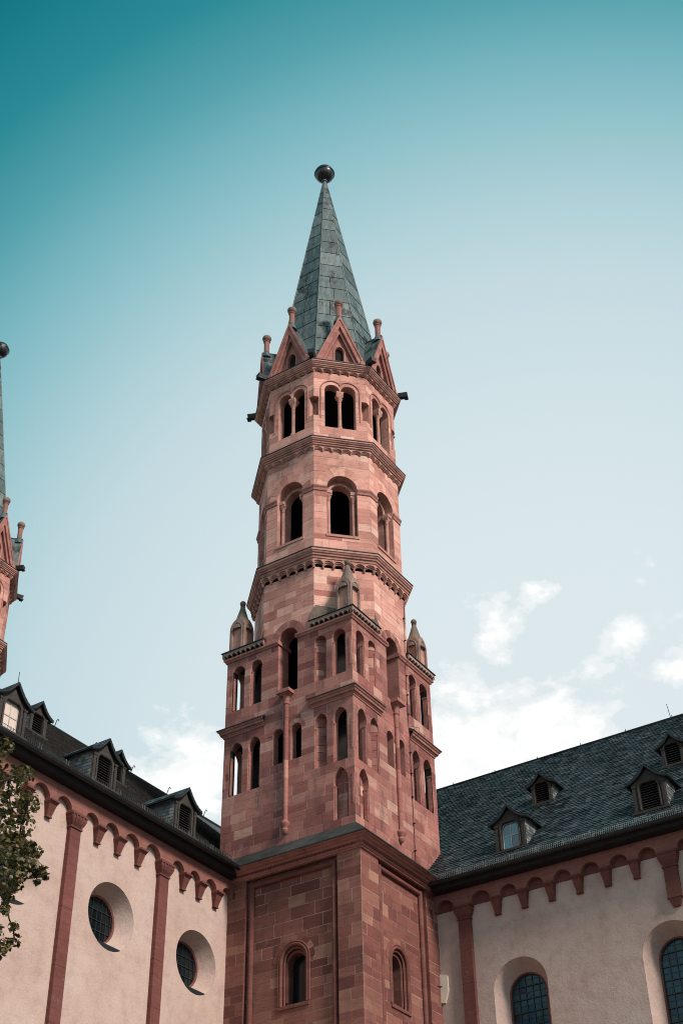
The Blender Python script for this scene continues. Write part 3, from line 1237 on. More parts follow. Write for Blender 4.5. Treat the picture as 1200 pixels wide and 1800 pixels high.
# tier 2: deep round recess holding a smaller arch on columns
fr = octframe(0, A2)
mb = MB()
ol = rec2.outline(12)
reveal(mb, fr, ol + [ol[0]], -.40, -.004)
inn2 = Op(0, .48, 37.46, 39.92)
sheet(mb, fr, -.68, .68, 37.38, 40.66, [inn2], -.40, 0, 12)
il = inn2.outline(12)
reveal(mb, fr, il + [il[0]], -.75, -.40)
mb.box(fr, -.72, .72, 37.30, 37.42, -.4, .045)
s2 = mb.build('arch_recess', M_TRIMP, tower)
mb = MB()
mb.tube([fr.p(u, v, -.38) for u, v in Op(0, .53, 39.86, 39.92).outline(10)], .06, 8)
mb.build('inner_archivolt', M_TRIMP, s2, smooth=True)
for sg in (-1, 1):
    mb = MB()
    q = fr.p(sg * .545, 0, -.27)
    mb.lathe(q[:2], [(.13, 37.42), (.13, 37.50), (.105, 37.54), (.12, 37.58), (.085, 37.62), (.08, 39.36), (.10, 39.39), (.08, 39.42), (.095, 39.52), (.15, 39.66)], 12)
    mb.frustum(fr, (sg * .545 - .13, sg * .545 + .13, -.39, -.14, 39.64), (sg * .545 - .15, sg * .545 + .15, -.40, -.12, 39.74))
    mb.box(fr, sg * .545 - .135, sg * .545 + .135, 39.74, 39.90, -.40, -.09)
    mb.build('column', M_TRIMP, s2, smooth=30.0)
around(s2, 8, PI / 4, OCT)
# string course at the springing, turning the angle between two arches
ph = oct_path(A2)
fa, fb = octframe(0, A2), octframe(1, A2)
mb = MB()
mb.sweep([fa.p(.66, 0)[:2], ph[0], fb.p(-.66, 0)[:2]], [(0, 39.70), (.04, 39.72), (.05, 39.84), (.09, 39.90), (.09, 39.975), (0, 40.0)])
around(mb.build('string_course', M_TRIM, tower), 8, PI / 4, OCT)

# tier 3: coupled lights with a central column, hood mould, sunk slots at the angles
fr = octframe(0, A3)
mb = MB()
T3 = -.42
reveal(mb, fr, [(.71, 45.66), (.71, 43.45), (-.71, 43.45), (-.71, 45.66)], T3, -.004)
for o in twa:
    ol = [(o.c + o.w(v), v) for v in o.arc(45.66, o.vt, 10)]
    ol = ol + [(2 * o.c - u, v) for u, v in ol[::-1][1:]]
    reveal(mb, fr, ol, T3, -.004)
mb.quad([fr.p(-.03, 45.66, -.004), fr.p(.03, 45.66, -.004), fr.p(.03, 45.66, T3), fr.p(-.03, 45.66, T3)])
for sg in (-1, 1):
    e = sg * .985
    reveal(mb, fr, [(e, 44.07), (e, 45.20)], -.36, -.004)
    mb.quad([fr.p(e, 45.20, -.004), fr.p(sg * h3, 45.20, -.004), fr.p(sg * (h3 - .15), 45.20, -.36), fr.p(e, 45.20, -.36)])
    mb.quad([fr.p(e, 44.07, 0), fr.p(sg * h3, 44.07, 0), fr.p(sg * (h3 - .15), 44.20, -.36), fr.p(e, 44.20, -.36)])
    mb.quad([fr.p(e, 44.07, -.355), fr.p(sg * (h3 - .147), 44.07, -.355), fr.p(sg * (h3 - .147), 45.2, -.355), fr.p(e, 45.2, -.355)])
s3 = mb.build('coupled_window', M_TRIMP, tower)
mb = MB()
q = fr.p(0, 0, -.16)
mb.lathe(q[:2], [(.14, 43.45), (.14, 43.52), (.115, 43.57), (.125, 43.61), (.09, 43.66), (.085, 45.05), (.105, 45.08), (.085, 45.12), (.10, 45.22), (.155, 45.36)], 12)
mb.frustum(fr, (-.13, .13, -.29, -.03, 45.34), (-.16, .16, -.32, .0, 45.45))
mb.frustum(fr, (-.14, .14, -.32, -.02, 45.45), (-.165, .165, -.40, .02, 45.60))
mb.box(fr, -.165, .165, 45.60, 45.665, -.42, .02)
mb.build('column', M_TRIMP, s3, smooth=30.0)
mb = MB()
pth = [(.90, 43.95), (.90, 45.70)] + [(.37 + .53 * math.cos(a), 45.70 + .53 * math.sin(a) * 1.05) for a in [PI * i / 16 for i in range(1, 12)]]
pth = [p for p in pth if p[0] > .005] + [(0.0, 46.02)]
pth = pth + [(-u, v) for u, v in pth[::-1][1:]]
mb.tube([fr.p(u, v, .012) for u, v in pth], .03, 6)
mb.build('hood_mould', M_TRIM, s3, smooth=True)
around(s3, 8, PI / 4, OCT)

# friezes and cornices
for (a, zb, zf, zc, zt, corb, n) in ((A1, 35.56, 35.93, 36.0, 36.36, True, 6), (A2, 41.86, 42.15, 42.18, 42.48, False, 6), (A3, 46.66, 46.92, 46.94, 47.22, False, 6)):
    fr = octframe(0, a)
    mb = MB()
    e1, e2 = (a + .10) * T22, (a + .17) * T22
    hh = zf - zb
    rs = .145 if corb else .10
    dl = (.06, .11, .16) if corb else (.045, .085, .125)
    d_ = 0.0
    for q, dd in enumerate(dl):
        ee = (a + dd) * T22
        scallop(mb, fr, -ee, ee, zf + .06, zb + hh * (.16 + .15 * q), n, .185 + .006 * q, d_, dd, 0, True, rs)
        d_ = dd
    mb.prism(fr, [(-e2, zf + .02), (e2, zf + .02), (e2, zf + .08), (-e2, zf + .08)], 0, .19, 0)
    f_ = mb.build('arched_frieze', M_TRIMP, tower)
    if corb:
        for i in range(n + 1):
            mb = MB()
            c = -e1 + i * 2 * e1 / n
            if i in (0, n):
                c *= .985
            mb.frustum(fr, (c - .03, c + .03, 0, .06, zb - .02), (c - .045, c + .045, 0, .13, zb + hh * .26))
            mb.build('corbel', M_TRIMP, f_)
    around(f_, 8, PI / 4, OCT)
    mb = MB()
    H = zt - zc
    mb.sweep(oct_path(a), [(.02, zc - .05), (.17, zc - .01), (.185, zc + H * .22), (.235, zc + H * .24), (.245, zc + H * .42), (.29, zc + H * .5), (.315, zc + H * .66), (.345, zc + H * .72), (.345, zt), (.2, zt + .01)], closed=True)
    cg = mb.build('cornice', M_TRIMP, tower)
    mb = MB()
    mb.sweep(oct_path(a), [(.335, zt - .012), (.372, zt - .004), (.372, zt + .034), (-.10, zt + .22), (-.12, zt + .1)], closed=True)
    mb.build('cornice_capping', M_DARK, cg)
    OCT.append(cg)
for a, z in ((2.9, 37.36), (2.9, 42.2), (2.9, 43.42), (2.9, 46.8)):  # slabs added between tiers to keep the rooms dark
    mb = MB()
    mb.quad([(x, y, z) for x, y in oct_path(a)])
    OCT.append(mb.build('tier_blocker_floor', M_SHADE, tower))

# inner faces so that the tiers are closed rooms
mb = MB()
for k in range(8):
    f2 = octframe(k, A2 - .75)
    sheet(mb, f2, -(A2 - .75) * T22, (A2 - .75) * T22, 36.5, 42.2, [Op(0, .48, 37.46, 39.92)], 0)
    f2 = octframe(k, A3 - .42)
    sheet(mb, f2, -(A3 - .42) * T22, (A3 - .42) * T22, 42.3, 46.8, [tw] + twa, 0)
OCT.append(mb.build('inner_wall', M_SHADE, tower))

# ---- gables ---------------------------------------------------------------------------
GB, GA, GW = 47.26, 50.26, 1.14
fr = octframe(0, 3.20)


def tri_frame(mb, w0, z0, za, w1, z1, zb, d0, d1):
    """sloping frame between an outer and an inner triangle"""
    mb.prism(fr, [(w1, z1), (w0, z0), (0, za), (0, zb)], d0, d1, 0, True)
    mb.prism(fr, [(-w0, z0), (-w1, z1), (0, zb), (0, za)], d0, d1, 0, True)


mb = MB()
tri_frame(mb, GW, GB, GA, GW - .24, GB, GA - .62, -.45, 0.0)
tri_frame(mb, GW - .24, GB, GA - .62, GW - .38, GB, GA - .98, -.45, -.11)
gab = mb.build('gable', M_TRIM, tower)
mb = MB()
tri_frame(mb, GW + .04, GB + .02, GA + .10, GW - .05, GB + .02, GA - .13, -.46, .035)
mb.build('coping', M_TRIM, gab)
mb = MB()
nic = Op(0, .20, GB + .30, GB + .92, .32)
w_ = GW - .38


class Tri:
    pass


vs2 = sorted(set([GB, nic.vb] + nic.arc(nic.vb, nic.vt, 6) + [GB + 1.6, GA - .98]))
for a, b in zip(vs2, vs2[1:]):
    wa, wb = [w_ * (1 - (v - GB) / (GA - .98 - GB)) for v in (a, b)]
    if nic.vb <= (a + b) / 2 <= nic.vt:
        na, nb = nic.w(a), nic.w(b)
        mb.quad([fr.p(na, a, -.27), fr.p(wa, a, -.27), fr.p(wb, b, -.27), fr.p(nb, b, -.27)])
        mb.quad([fr.p(-wa, a, -.27), fr.p(-na, a, -.27), fr.p(-nb, b, -.27), fr.p(-wb, b, -.27)])
    else:
        mb.quad([fr.p(-wa, a, -.27), fr.p(wa, a, -.27), fr.p(wb, b, -.27), fr.p(-wb, b, -.27)])
ol = nic.outline(6)
reveal(mb, fr, ol + [ol[0]], -.42, -.27)
mb.build('tympanum', M_TRIM, gab)
mb = MB()
mb.tube([fr.p(u, v, -.26) for u, v in Op(0, .26, GB + .3, GB + .92, .36).outline(6)], .03, 6)
mb.build('niche_moulding', M_TRIMP, gab, smooth=True)
mb = MB()
mb.box(fr, -.3, .3, GB + .2, GB + 1.4, -.46, -.41)
mb.build('niche_back', M_SHADE, gab)  # dark sheet stands in for shade in the niche
for sg in (-1, 1):
    mb = MB()
    mb.frustum(fr, (sg * 1.06 - .13, sg * 1.06 + .13, -.3, .06, GB - .01), (sg * 1.02 - .10, sg * 1.02 + .10, -.3, .06, GB + .20))
    mb.build('kneeler', M_TRIM, gab)
mb = MB()
for sg in (-1, 1):
    P0, P1 = fr.p(sg * (GW + .06), GB + .06, -.04), fr.p(0, GA + .12, -.04)
    P2, P3 = fr.p(0, GA + .12, -1.9), fr.p(sg * (GW + .06), GB + .06, -1.9)
    mb.quad([P0, P1, P2, P3])
    N_ = Vector((0, 0, .035))
    mb.quad([Vector(p) - N_ for p in (P0, P1, P2, P3)])
    mb.quad([P0, P1, Vector(P1) - N_, Vector(P0) - N_])
rf = mb.build('gable_roof', M_LEAD, gab)
mb = MB()
mb.tube([fr.p(0, GA + .13, 0.0), fr.p(0, GA + .13, -1.4)], .05, 8)
mb.build('ridge_roll', M_LEAD, rf)
mb = MB()
q = fr.p(0, 0, -.22)
mb.lathe(q[:2], [(.26, GA - .22), (.17, GA + .12), (.125, GA + .25)], 12)
mb.build('finial_flashing', M_LEAD, gab, smooth=True)
mb = MB()
mb.lathe(q[:2], [(.135, GA + .2), (.135, GA + .86), (.17, GA + .9), (.17, GA + .94), (.13, GA + .96)], 12)
fs = mb.build('finial_shaft', M_TRIM, gab, smooth=30.0)
mb = MB()
mb.lathe(q[:2], [(.225 * math.cos(a), GA + 1.14 + .21 * math.sin(a)) for a in [(-80 + 16 * i) * PI / 180 for i in range(11)]], 14)
mb.build('finial_ball', M_PIN, fs, smooth=True)
around(gab, 8, PI / 4, OCT)
# water spouts in the valleys between gables
R_ = 3.28 / math.cos(PI / 8)
th = PI + PI / 8
nv = (math.cos(th), math.sin(th))
f2 = Fr((nv[0] * R_, nv[1] * R_), (-nv[1], nv[0]), nv)
mb = MB()
mb.frustum(f2, (-.10, .10, -.9, .30, 47.28), (-.16, .16, -1.0, .34, 47.50))
mb.box(f2, -.13, .13, 47.24, 47.30, .18, .36)
around(mb.build('valley_spout', M_DARK, tower), 8, PI / 4, OCT)

# ---- spire ------------------------------------------------------------------------------
SA0, SZ0, SA1, SZ1 = 2.72, 47.35, .11, 64.05


def sa(z):
    return SA0 + (SA1 - SA0) * (z - SZ0) / (SZ1 - SZ0)


mb = MB()
b0 = [(x, y, SZ0) for x, y in oct_path(sa(SZ0) - .02)]
b1 = [(x, y, SZ1) for x, y in oct_path(sa(SZ1) - .01)]
mb.strip(b0, b1, 0, True)
mb.quad(b1)
spire = mb.build('spire', M_DARK, tower)
OCT.append(spire)
slope_n = (SA0 - SA1) / (SZ1 - SZ0)
for k in range(8):
    fr = octframe(k, 0)
    zz = [SZ0]
    while zz[-1] < SZ1 - .7:
        zz.append(min(SZ1, zz[-1] + rnd.uniform(.98, 1.22)))
    zz[-1] = SZ1
    for r, (a, b) in enumerate(zip(zz, zz[1:])):
        ha, hb = sa(a) * T22, sa(b) * T22
        n = max(1, round((ha + hb) / .82))
        cuts = [-1] + sorted(max(-.8, min(.8, -1 + 2 * (i + rnd.uniform(-.22, .22) + (.25 if r % 2 else -.1)) / n)) for i in range(1, n)) + [1]
        if n == 2 and rnd.random() < .5:
            cuts[1] = rnd.uniform(-.45, .45)
        for c0, c1 in zip(cuts, cuts[1:]):
            gp = .016
            poly = [(c0 * ha + gp, a + gp), (c1 * ha - gp, a + gp), (c1 * hb - gp, b - .004), (c0 * hb + gp, b - .004)]
            lift = [.030 + rnd.uniform(0, .008)] * 2 + [.012] * 2
            m2 = MB()
            top_ = []
            bot_ = []
            for (u, z), lf in zip(poly, lift):
                q = Vector(fr.p(u, z, sa(z)))
                nn = (fr.N + Vector((0, 0, slope_n))).normalized()
                top_.append(q + nn * lf)
                bot_.append(q - nn * .015)
            m2.quad(top_)
            m2.strip(top_, bot_, 0, True)
            m2.build('lead_sheet', M_LEAD, spire)
for k in range(8):
    a0, a1 = oct_path(sa(SZ0) + .02)[k], oct_path(sa(SZ1) + .0)[k]
    mb = MB()
    mb.tube([(*a0, SZ0), (*a1, SZ1)], [.04, .025], 6)
    mb.build('hip_roll', M_LEAD, spire)
mb = MB()
mb.lathe((0, 0), [(.17, SZ1 - .55), (.15, SZ1 - .1), (.10, SZ1 + .02), (.10, SZ1 + .16), (.16, SZ1 + .2), (.16, SZ1 + .26), (.08, SZ1 + .3), (.08, SZ1 + .45)], 12)
nk = mb.build('spire_neck', M_LEAD, tower, smooth=30.0)
OCT.append(nk)
ZB = 64.93
mb = MB()
mb.lathe((0, 0), [(.535 * math.cos(a), ZB + .535 * math.sin(a)) for a in [(-84 + 8 * i) * PI / 180 for i in range(22)]], 28)
bl = mb.build('spire_ball', M_BALL, tower, smooth=True)
mb = MB()
mb.lathe((0, 0), [(.53, ZB - .04), (.565, ZB - .03), (.565, ZB + .03), (.53, ZB + .04)], 28)
mb.build('ball_band', M_BALL, bl)
OCT.append(bl)

# stones: the largest in view become objects
allm = Masonry()
allm.stones = mas.stones + maso.stones
allm.flush(tower)

# ---- the second tower: the same octagon and spire on a plain shaft ---------------------
tower2 = thing('church_tower', 'distant twin sandstone tower cut off by the left edge of the photograph', 'tower', (3, 27.5, 0))
for o in OCT:
    clone(o, tower2, o.rotation_euler.z)
maso.flush(tower2, 0)
mb = MB()
for k in (0, 2, 4, 6):
    f2 = octframe(k, 3.0)
    mb.quad([f2.p(-3, 0), f2.p(3, 0), f2.p(3, 32.6), f2.p(-3, 32.6)])
mb.quad([(-3, -3, 32.6), (3, -3, 32.6), (3, 3, 32.6), (-3, 3, 32.6)])
mb.build('tower_shaft', M_TRIM, tower2)
# ================================================================== WINGS
YL, XR = 5.195, 4.679
left = thing('church_wing', 'pale plastered church wing with round windows and red pilasters, left of the tower', 'building', (0, YL, 0))
right = thing('church_wing', 'pale plastered church wing with arched windows under a blue slate roof, right of the tower', 'building', (XR, 0, 0))
FL = Fr((0, 0), (1, 0), (0, -1))
FR = Fr((0, 0), (0, -1), (-1, 0))


def capital(root_part, fr, c, z0, z1, flutes, mat):
    mb = MB()
    h = z1 - z0
    mb.box(fr, c - .27, c + .27, z0, z0 + .05, 0, .20)
    b = len(mb.v)
    prof = [(.235, .16), (.26, .19), (.30, .24), (.335, .28), (.35, .295)]
    for i, ((w0, d0), (w1, d1)) in enumerate(zip(prof, prof[1:])):
        za, zb = z0 + .05 + (h - .13) * (i / 4) ** 1.3, z0 + .05 + (h - .13) * ((i + 1) / 4) ** 1.3
        mb.frustum(fr, (c - w0, c + w0, 0, d0, za), (c - w1, c + w1, 0, d1, zb))
    mb.box(fr, c - .37, c + .37, z1 - .08, z1, 0, .32)
    o = mb.build('capital', mat, root_part)
    if flutes:
        for i in range(5):
            t = (i - 2) / 2
            mb = MB()
            mb.tube([fr.p(c + t * (w * .86), z0 + .05 + (h - .13) * (q / 4) ** 1.3, d + .005) for q, (w, d) in enumerate(prof)], [.02, .03, .036, .036, .03], 6)
            mb.build('flute', mat, root_part)
    return o


def pilaster(root, fr, c, zt, zcap, flutes, mat, zb=0.0):
    zs = [zb]
    if zb == 0:
        zs = [0, 13.5]
    while zs[-1] < zt - 1.3:
        zs.append(zs[-1] + rnd.uniform(1.5, 2.3))
    if len(zs) > 1:
        zs[-1] = zt
    else:
        zs.append(zt)
    part = None
    for a, b in zip(zs, zs[1:]):
        mb = MB()
        mb.box(fr, c - .235, c + .235, a + .004, b - .004, -.05, .16 + rnd.uniform(-.004, .004))
        o = mb.build('pilaster' if part is None else 'pilaster_block', mat, root if part is None else part)
        part = part or o
    capital(part, fr, c, zt, zcap, flutes, mat)
    return part


def corbel(root, fr, c, z0, z1, mat):
    mb = MB()
    mb.box(fr, c - .185, c + .185, z1 - .06, z1, 0, .33)
    mb.frustum(fr, (c - .17, c + .17, 0, .25, z1 - .12), (c - .18, c + .18, 0, .31, z1 - .06))
    mb.frustum(fr, (c - .10, c + .10, 0, .10, z0 + .045), (c - .165, c + .165, 0, .24, z1 - .12))
    mb.box(fr, c - .12, c + .12, z0, z0 + .045, 0, .125)
    return mb.build('corbel', mat, root)


def arcade(root, fr, supports, vs_, vt, mat, tymp=None):
    """supports: (centre, half width kept free of arches)"""
    for (a, wa), (b, wb) in zip(supports, supports[1:]):
        l, r = a + wa, b - wb
        c, hw = (l + r) / 2, (r - l) / 2
        poly = [(a, vs_)]
        poly += [(c - hw * math.cos(PI * j / 14), vs_ + hw * math.sin(PI * j / 14)) for j in range(15)]
        poly += [(b, vs_), (b, vt), (a, vt)]
        mb = MB()
        mb.prism(fr, inset(poly, .0015), 0, .22)
        o = mb.build('frieze_arch', mat, root)
        if tymp:
            mb = MB()
            mb.prism(fr, [(c - hw * 1.02, vs_ - .01), (c + hw * 1.02, vs_ - .01)] + [(c + hw * 1.02 * math.cos(PI * j / 14), vs_ + hw * 1.02 * math.sin(PI * j / 14)) for j in range(1, 14)], -.02, .02)
            mb.build('tympanum', tymp, o)


def roof_pt(fr, u, s, out, ze, ph, lift=0.0):
    v = ze + s * math.sin(ph) + lift * math.cos(ph)
    d = out - s * math.cos(ph) + lift * math.sin(ph)
    return fr.p(u, v, d)


def slate_roof(root, fr, u0, u1, out, ze, ph, length, mat, sw=.21, ex=.145, skip=None, slant=.0):
    mb = MB()
    mb.quad([roof_pt(fr, u0, 0, out, ze, ph), roof_pt(fr, u1, 0, out, ze, ph), roof_pt(fr, u1, length, out, ze, ph), roof_pt(fr, u0, length, out, ze, ph)])
    back = 2 * length * math.cos(ph)
    mb.quad([roof_pt(fr, u0, length, out, ze, ph), roof_pt(fr, u1, length, out, ze, ph), fr.p(u1, ze, out - back), fr.p(u0, ze, out - back)])
    mb.quad([fr.p(u0, ze, out), fr.p(u0, ze + length * math.sin(ph), out - back / 2), fr.p(u0, ze, out - back)])
    mb.quad([fr.p(u1, ze, out), fr.p(u1, ze + length * math.sin(ph), out - back / 2), fr.p(u1, ze, out - back)])
    rf = mb.build('roof', mat, root)
    mb = MB()
    n = int(length / ex)
    sag = [rnd.uniform(-.012, .012) for _ in range(n)]
    for r in range(n):
        s0 = r * ex + sag[r] * .6
        uu = u0 + rnd.uniform(0, sw)
        while uu < u1 - sw:
            w = sw * rnd.uniform(.82, 1.2)
            um = uu + w / 2
            if skip is None or not skip(um, s0):
                tl = rnd.uniform(-.010, .010)
                st = slant * w
                lf = .028 + rnd.uniform(0, .018)
                g_ = .003
                sh = [(uu + g_, s0 + tl + .035), (uu + w * .34, s0 + tl - .004), (uu + w - g_, s0 + tl + st + .012), (uu + w - g_, s0 + ex * 1.35), (uu + g_, s0 + ex * 1.35)]
                lift = [lf, lf + .004, lf, .003, .003]
                T_ = [roof_pt(fr, a, b, out, ze, ph, l) for (a, b), l in zip(sh, lift)]
                B_ = [roof_pt(fr, a, b, out, ze, ph, max(0, l - .024)) for (a, b), l in zip(sh[:3], lift[:3])]
                b = len(mb.v)
                mb.v += T_ + B_
                mb.f += [(b, b + 1, b + 2, b + 3, b + 4), (b + 5, b + 6, b + 1, b), (b + 6, b + 7, b + 2, b + 1)]
                mb.m += [0, 0, 0]
            uu += w
    mb.build('roof_slates', mat, rf, 'stuff')
    return rf


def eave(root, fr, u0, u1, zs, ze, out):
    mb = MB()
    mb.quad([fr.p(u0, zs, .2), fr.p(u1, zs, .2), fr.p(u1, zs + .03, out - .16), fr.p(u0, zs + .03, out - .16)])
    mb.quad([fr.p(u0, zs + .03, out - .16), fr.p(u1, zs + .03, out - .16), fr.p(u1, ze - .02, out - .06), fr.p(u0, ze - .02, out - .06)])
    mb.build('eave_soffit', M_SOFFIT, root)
    mb = MB()
    r = .105
    prof = [(r * math.cos(a), r * math.sin(a)) for a in [PI + PI * i / 8 for i in range(9)]]
    L0 = [[fr.p(u, ze - .03 + y, out + .06 + x) for x, y in prof] for u in (u0, u1)]
    mb.strip(L0[0], L0[1])
    prof2 = [(x * .88, y * .88 + .002) for x, y in prof]
    L1 = [[fr.p(u, ze - .03 + y, out + .06 + x) for x, y in prof2] for u in (u0, u1)]
    mb.strip(L1[0], L1[1])
    mb.tube([fr.p(u0, ze - .025, out + .165), fr.p(u1, ze - .025, out + .165)], .016, 6)
    gt = mb.build('gutter', M_GUTTER, root, smooth=30.0)
    u = u0 + .4
    while u < u1:
        mb = MB()
        mb.strip([fr.p(u - .02, ze - .03 + y * 1.06, out + .06 + x * 1.06) for x, y in prof], [fr.p(u + .02, ze - .03 + y * 1.06, out + .06 + x * 1.06) for x, y in prof])
        mb.build('gutter_bracket', M_GUTTER, gt)
        u += 1.15


def snow_guard(root, fr, u0, u1, out, z0, hgt, mat, step=.075, rails=3, plen=1.0):
    mb = MB()
    for i in range(rails):
        z = z0 + hgt * i / (rails - 1)
        mb.tube([fr.p(u0 + .02, z, out), fr.p(u0 + plen - .02, z, out)], .009, 5)
    n = int((plen - .06) / step)
    for i in range(n + 1):
        u = u0 + .03 + i * (plen - .06) / n
        mb.tube([fr.p(u, z0 - .01, out), fr.p(u, z0 + hgt, out)], .007, 4)
    for u in (u0 + .06, u0 + plen - .06):
        mb.tube([fr.p(u, z0 + hgt + .03, out), fr.p(u, z0 - .03, out), fr.p(u, z0 + .1, out - .3)], .012, 5)
    o = mb.build('snow_guard', mat, root)
    u = u0 + plen
    while u < u1 - plen * .5:
        clone(o, root, None, fr.U * (u - u0))
        u += plen


ROOFP = [(0, 0), (.12, .17), (.25, .37), (.40, .58), (.56, .75), (.73, .875), (.88, .955), (1.0, 1.0)]


def dormer(root, fr, uc, d, zb, w, he, ha, ph, kind, ww, wh):
    """front plane at depth d, sill zb; he = eave height, ha = apex height above the sill"""
    f = fr.shift(d)
    hw = w / 2
    deep = (ha + .3) / math.tan(ph)
    op = Op(uc, ww / 2, zb + .10, zb + .10 + wh - ww * .30, ww * .30)
    mb = MB()
    # front board with a shaped gable
    def prof(t_w, z_e, z_a):
        return [(uc + x * t_w, z_a - (z_a - z_e) * y) for x, y in ROOFP]
    rt = prof(hw + .02, zb + he - .02, zb + ha - .04)
    vsl = sorted(set([zb - .05] + op.arc(op.vb, op.vt, 8) + [v for _, v in rt] + [op.vb]))
    def wmax(v):
        if v <= zb + he:
            return hw
        for (u_a, v_a), (u_b, v_b) in zip(rt, rt[1:]):
            if v_b <= v <= v_a:
                t = (v_a - v) / max(1e-6, v_a - v_b)
                return min(hw, u_a + (u_b - u_a) * t - uc)
        return 0
    for a, b in zip(vsl, vsl[1:]):
        if b - a < 1e-5:
            continue
        wa, wb = wmax(a), wmax(b)
        if op.vb <= (a + b) / 2 <= op.vt:
            for sg in (1, -1):
                q = [f.p(uc + sg * op.w(a), a), f.p(uc + sg * wa, a), f.p(uc + sg * wb, b), f.p(uc + sg * op.w(b), b)]
                mb.quad(q if sg > 0 else q[::-1])
        else:
            mb.quad([f.p(uc - wa, a), f.p(uc + wa, a), f.p(uc + wb, b), f.p(uc - wb, b)])
    ol = op.outline(8)
    reveal(mb, f, ol + [ol[0]], -.12, 0)
    o = mb.build('dormer', M_WOOD, root)
    # corner posts, sill, mouldings
    for sg in (-1, 1):
        mb = MB()
        c = uc + sg * (hw - .07)
        mb.box(f, c - .055, c + .055, zb - .02, zb + he * .80, 0, .05)
        mb.box(f, c - .075, c + .075, zb + he * .80, zb + he * .86, 0, .07)
        mb.build('corner_post', M_WOOD, o)
    mb = MB()
    mb.box(f, uc - hw - .08, uc + hw + .08, zb - .05, zb + .03, -.1, .11)
    mb.build('sill', M_WOOD, o)
    mb = MB()
    mb.tube([f.p(u, v, .02) for u, v in Op(uc, ww / 2 + .05, zb + .1, op.vs, op.rise + .03).outline(8)], .038, 6)
    mb.build('window_frame', M_WOOD, o, smooth=True)
    # side walls with slate shingles in curved courses
    for sg in (-1, 1):
        mb = MB()
        e = uc + sg * (hw - .01)
        mb.quad([f.p(e, zb - .1), f.p(e, zb + he, 0), f.p(e, zb + he, -(he + .2) / math.tan(ph)), f.p(e, zb - .1, 0)][:3])
        ck = mb.build('dormer_cheek', M_CHEEK, o)
        mb = MB()
        nr = max(5, int(he / .12))
        for r in range(nr):
            z = zb + r * he / nr
            L = (he - (z - zb)) * 0 + (z - zb + .02) / math.tan(ph)
            x0 = -.02
            while x0 > -L:
                x1 = max(-L - .05, x0 - rnd.uniform(.13, .19))
                sag = .10 * ((-x0) / max(.3, he)) ** 1.5
                zz_ = z + sag
                t_ = .022 * sg
                q = [f.p(e + t_, zz_ - .02, x0), f.p(e + t_, zz_ - .02 + .012, x1), f.p(e + .2 * t_, zz_ + he / nr * 1.3, x1), f.p(e + .2 * t_, zz_ + he / nr * 1.3, x0)]
                mb.quad(q)
                mb.quad([q[0], q[1], f.p(e, zz_ - .01, x1), f.p(e, zz_ - .02, x0)])
                x0 = x1
        mb.build('cheek_shingles', M_CHEEK, ck, 'stuff')
    # bell-shaped slate roof
    tw_, te, ta = hw + .20, zb + he - .12, zb + ha + .05
    P = prof(tw_, te, ta)
    P = [(2 * uc - u, v) for u, v in P[::-1]] + P[1:]
    mb = MB()
    fr0, bk, th = .15, -deep, .055
    Tp = [(f.p(u, v + th, fr0), f.p(u, v + th, bk)) for u, v in P]
    Bt = [(f.p(u, v, fr0), f.p(u, v, bk)) for u, v in P]
    mb.strip([a for a, _ in Tp], [b for _, b in Tp])
    mb.strip([a for a, _ in Bt], [b for _, b in Bt])
    mb.strip([a for a, _ in Tp], [a for a, _ in Bt])
    mb.quad([Tp[0][0], Tp[0][1], Bt[0][1], Bt[0][0]])
    mb.quad([Tp[-1][0], Tp[-1][1], Bt[-1][1], Bt[-1][0]])
    rf = mb.build('dormer_roof', M_DARK, o)
    mb = MB()
    mb.tube([f.p(u, v - .02, .12) for u, v in P], .04, 6)
    mb.build('verge_moulding', M_DARK, rf)
    mb = MB()
    for (a, b) in zip(P, P[1:]):
        seg = math.hypot(b[0] - a[0], b[1] - a[1])
        x = fr0 + .01
        while x > bk + .3:
            x1 = x - rnd.uniform(.14, .2)
            nz = rnd.uniform(.01, .02)
            up = a if a[1] > b[1] else b
            lo = b if a[1] > b[1] else a
            mb.quad([f.p(up[0], up[1] + th + .004, x - .004), f.p(up[0], up[1] + th + .004, x1), f.p(lo[0], lo[1] + th + nz, x1), f.p(lo[0], lo[1] + th + nz, x - .004)])
            x = x1
    mb.build('roof_slates', M_SLATE, rf, 'stuff')
    # louvres or glazing
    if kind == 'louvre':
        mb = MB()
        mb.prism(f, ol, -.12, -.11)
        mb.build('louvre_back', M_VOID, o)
        z = op.vb + .05
        while z < op.vt - .06:
            hwz = op.w(z + .03) - .01
            mb = MB()
            mb.frustum(f, (uc - hwz, uc + hwz, -.045, -.02, z), (uc - hwz, uc + hwz, -.10, -.075, z + .05))
            mb.build('louvre_slat', M_LOUVRE, o)
            z += .092
    else:
        gm_ = M_GLASSB if kind == 'glass' else M_GLASSW
        zm = op.vb + wh * .50
        for c0, c1 in ((uc - ww / 2, uc), (uc, uc + ww / 2)):
            for v0, v1 in ((op.vb, zm), (zm, op.vt)):
                pl = clip_poly([(c0 + .012, v0 + .012), (c1 - .012, v0 + .012), (c1 - .012, v1 - .012), (c0 + .012, v1 - .012)], ol)
                if len(pl) > 2:
                    mb = MB()
                    mb.prism(f, pl, -.09, -.08)
                    mb.build('window_pane', gm_, o)
        mb = MB()
        mb.box(f, uc - .014, uc + .014, op.vb, op.vt, -.09, -.06)
        mb.build('glazing_bar', M_BARL, o)
        mb = MB()
        mb.box(f, uc - ww / 2, uc + ww / 2, zm - .014, zm + .014, -.09, -.062)
        mb.build('glazing_bar', M_BARL, o)
        mb = MB()
        mb.tube([f.p(u, v, -.07) for u, v in Op(uc, ww / 2 - .012, op.vb, op.vs, op.rise - .01).outline(8)], .014, 6)
